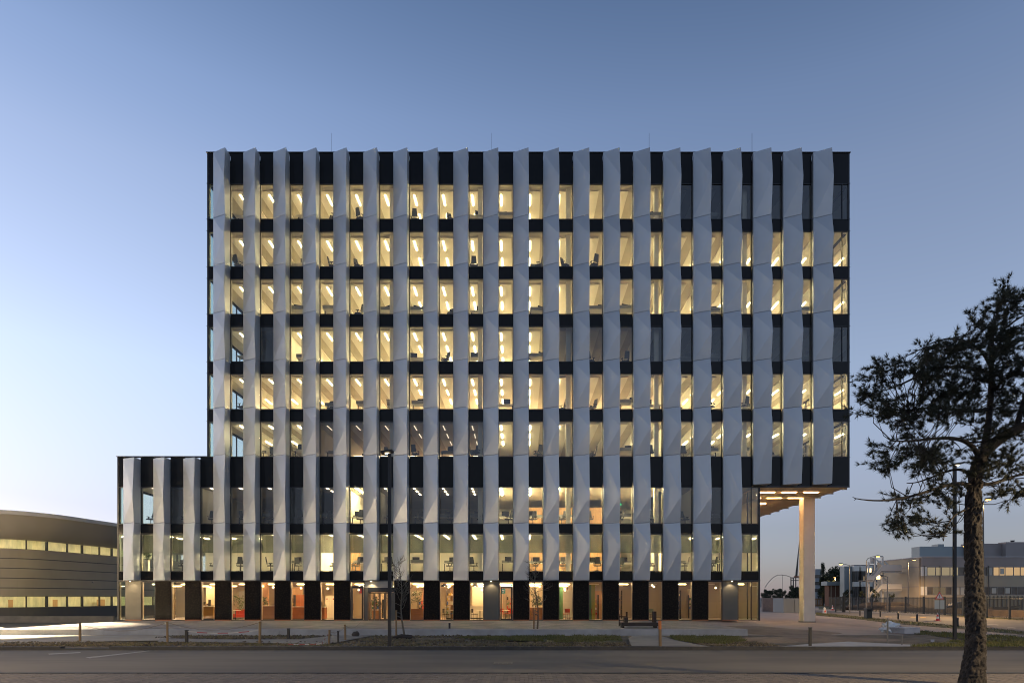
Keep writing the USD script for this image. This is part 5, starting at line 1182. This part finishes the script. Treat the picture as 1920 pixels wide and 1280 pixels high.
for px, w in ((834, 1), (891, 2)):
    y = 51.8; x, z = PX(px, y), PZ(1099, y); t = thing('pendant_lamp', f'black dome pendant lamp in the {"first" if w == 1 else "second"} cafe window', 'pendant lamp', (x, y, z), 0, 'black dome pendant lamps')
    a = np.linspace(0, math.pi / 2, 7); m = trimesh.creation.revolve(np.column_stack([.30 * np.cos(a), .26 * np.sin(a)])[::1], sections=20); part(t, 'shade', (np.array(m.vertices), np.array(m.faces)), dome_m, smooth=True); part(t, 'cord', MB().cyl((0, 0, .25), (0, 0, ROW0[0] + .1 - z), .012, .012, 5), dome_m); part(t, 'bulb', MB().blob((0, 0, .05), .06, 1, .02, 1), L_CAFE)

# what fills the ground floor behind the shop windows: screens of several finishes, shelves, globe lamps
tints = [M('screen_taupe', (.36, .29, .22), .8), M('screen_white', (.66, .60, .50), .8), wood_m, M('screen_clay', (.40, .22, .12), .8), M('screen_grey', (.30, .29, .27), .8), cafe_wall]
goods = [M('goods_green', (.05, .16, .05), .5), M('goods_red', (.42, .05, .03), .5), M('goods_blue', (.06, .12, .30), .5), M('goods_cream', (.6, .55, .42), .5), M('goods_dark', (.03, .025, .02), .5), M('goods_yellow', (.5, .33, .05), .5)]
GLOBE = E('globe_lamp_lit', (1.0, .70, .36), 14 * K)
for b in range(0, 20):
    x0, x1 = bay_x(b, True); yb_ = YG + (3.2 + (b * 37 % 5) * .8)
    if b == 8: continue
    w = r7.uniform(.55, 1.3); xs_ = x0 - .1 + r7.uniform(0, .7)
    part(OB, 'screen_wall', MB().box(xs_, xs_ + w, yb_, yb_ + .08, .03, r7.uniform(2.2, 3.0)), tints[(b * 5) % 6])
    if b % 3 != 2:
        sx = x0 + r7.uniform(-.1, .5); sy = yb_ - .55
        t = thing('display_shelf', f'open shelf with coloured goods behind the ground floor window right of {ordn[b]} pier', 'shelf', (sx, sy, .022))
        W_ = r7.uniform(.7, 1.0); n_ = r7.randint(3, 5)
        for q_ in range(n_): part(t, 'shelf_board', MB().box(0, W_, 0, .32, .35 + q_ * .38, .38 + q_ * .38), wood_m)
        for q_ in (0, W_ - .03): part(t, 'upright', MB().box(q_ - .031, q_ - .001 if q_ == 0 else q_ + .061, 0, .32, 0, .42 + n_ * .38), dark_m)
        for q_ in range(n_):
            xx = .05
            while xx < W_ - .15:
                g = r7.uniform(.05, .16)
                if r7.random() < .75: part(t, 'goods', MB().box(xx, xx + g, .06, .22, .381 + q_ * .38, .381 + q_ * .38 + r7.uniform(.10, .30)), r7.choice(goods))
                xx += g + .03
    for q_ in range(r7.randint(1, 3)):
        gx, gy, gz = r7.uniform(x0 + .1, x1 - .1), YG + r7.uniform(.9, 2.6), r7.uniform(2.3, 2.75)
        t = thing('globe_lamp', f'small lit globe lamp, {["first", "second", "third"][q_]} behind ground floor window right of {ordn[b]} pier', 'pendant lamp', (gx, gy, gz)); part(t, 'globe', MB().blob((0, 0, 0), .065, 1, .0, 2), GLOBE, smooth=True); part(t, 'cord', MB().cyl((0, 0, .06), (0, 0, ROW0[0] + .1 - gz), .006, .006, 4), dome_m)
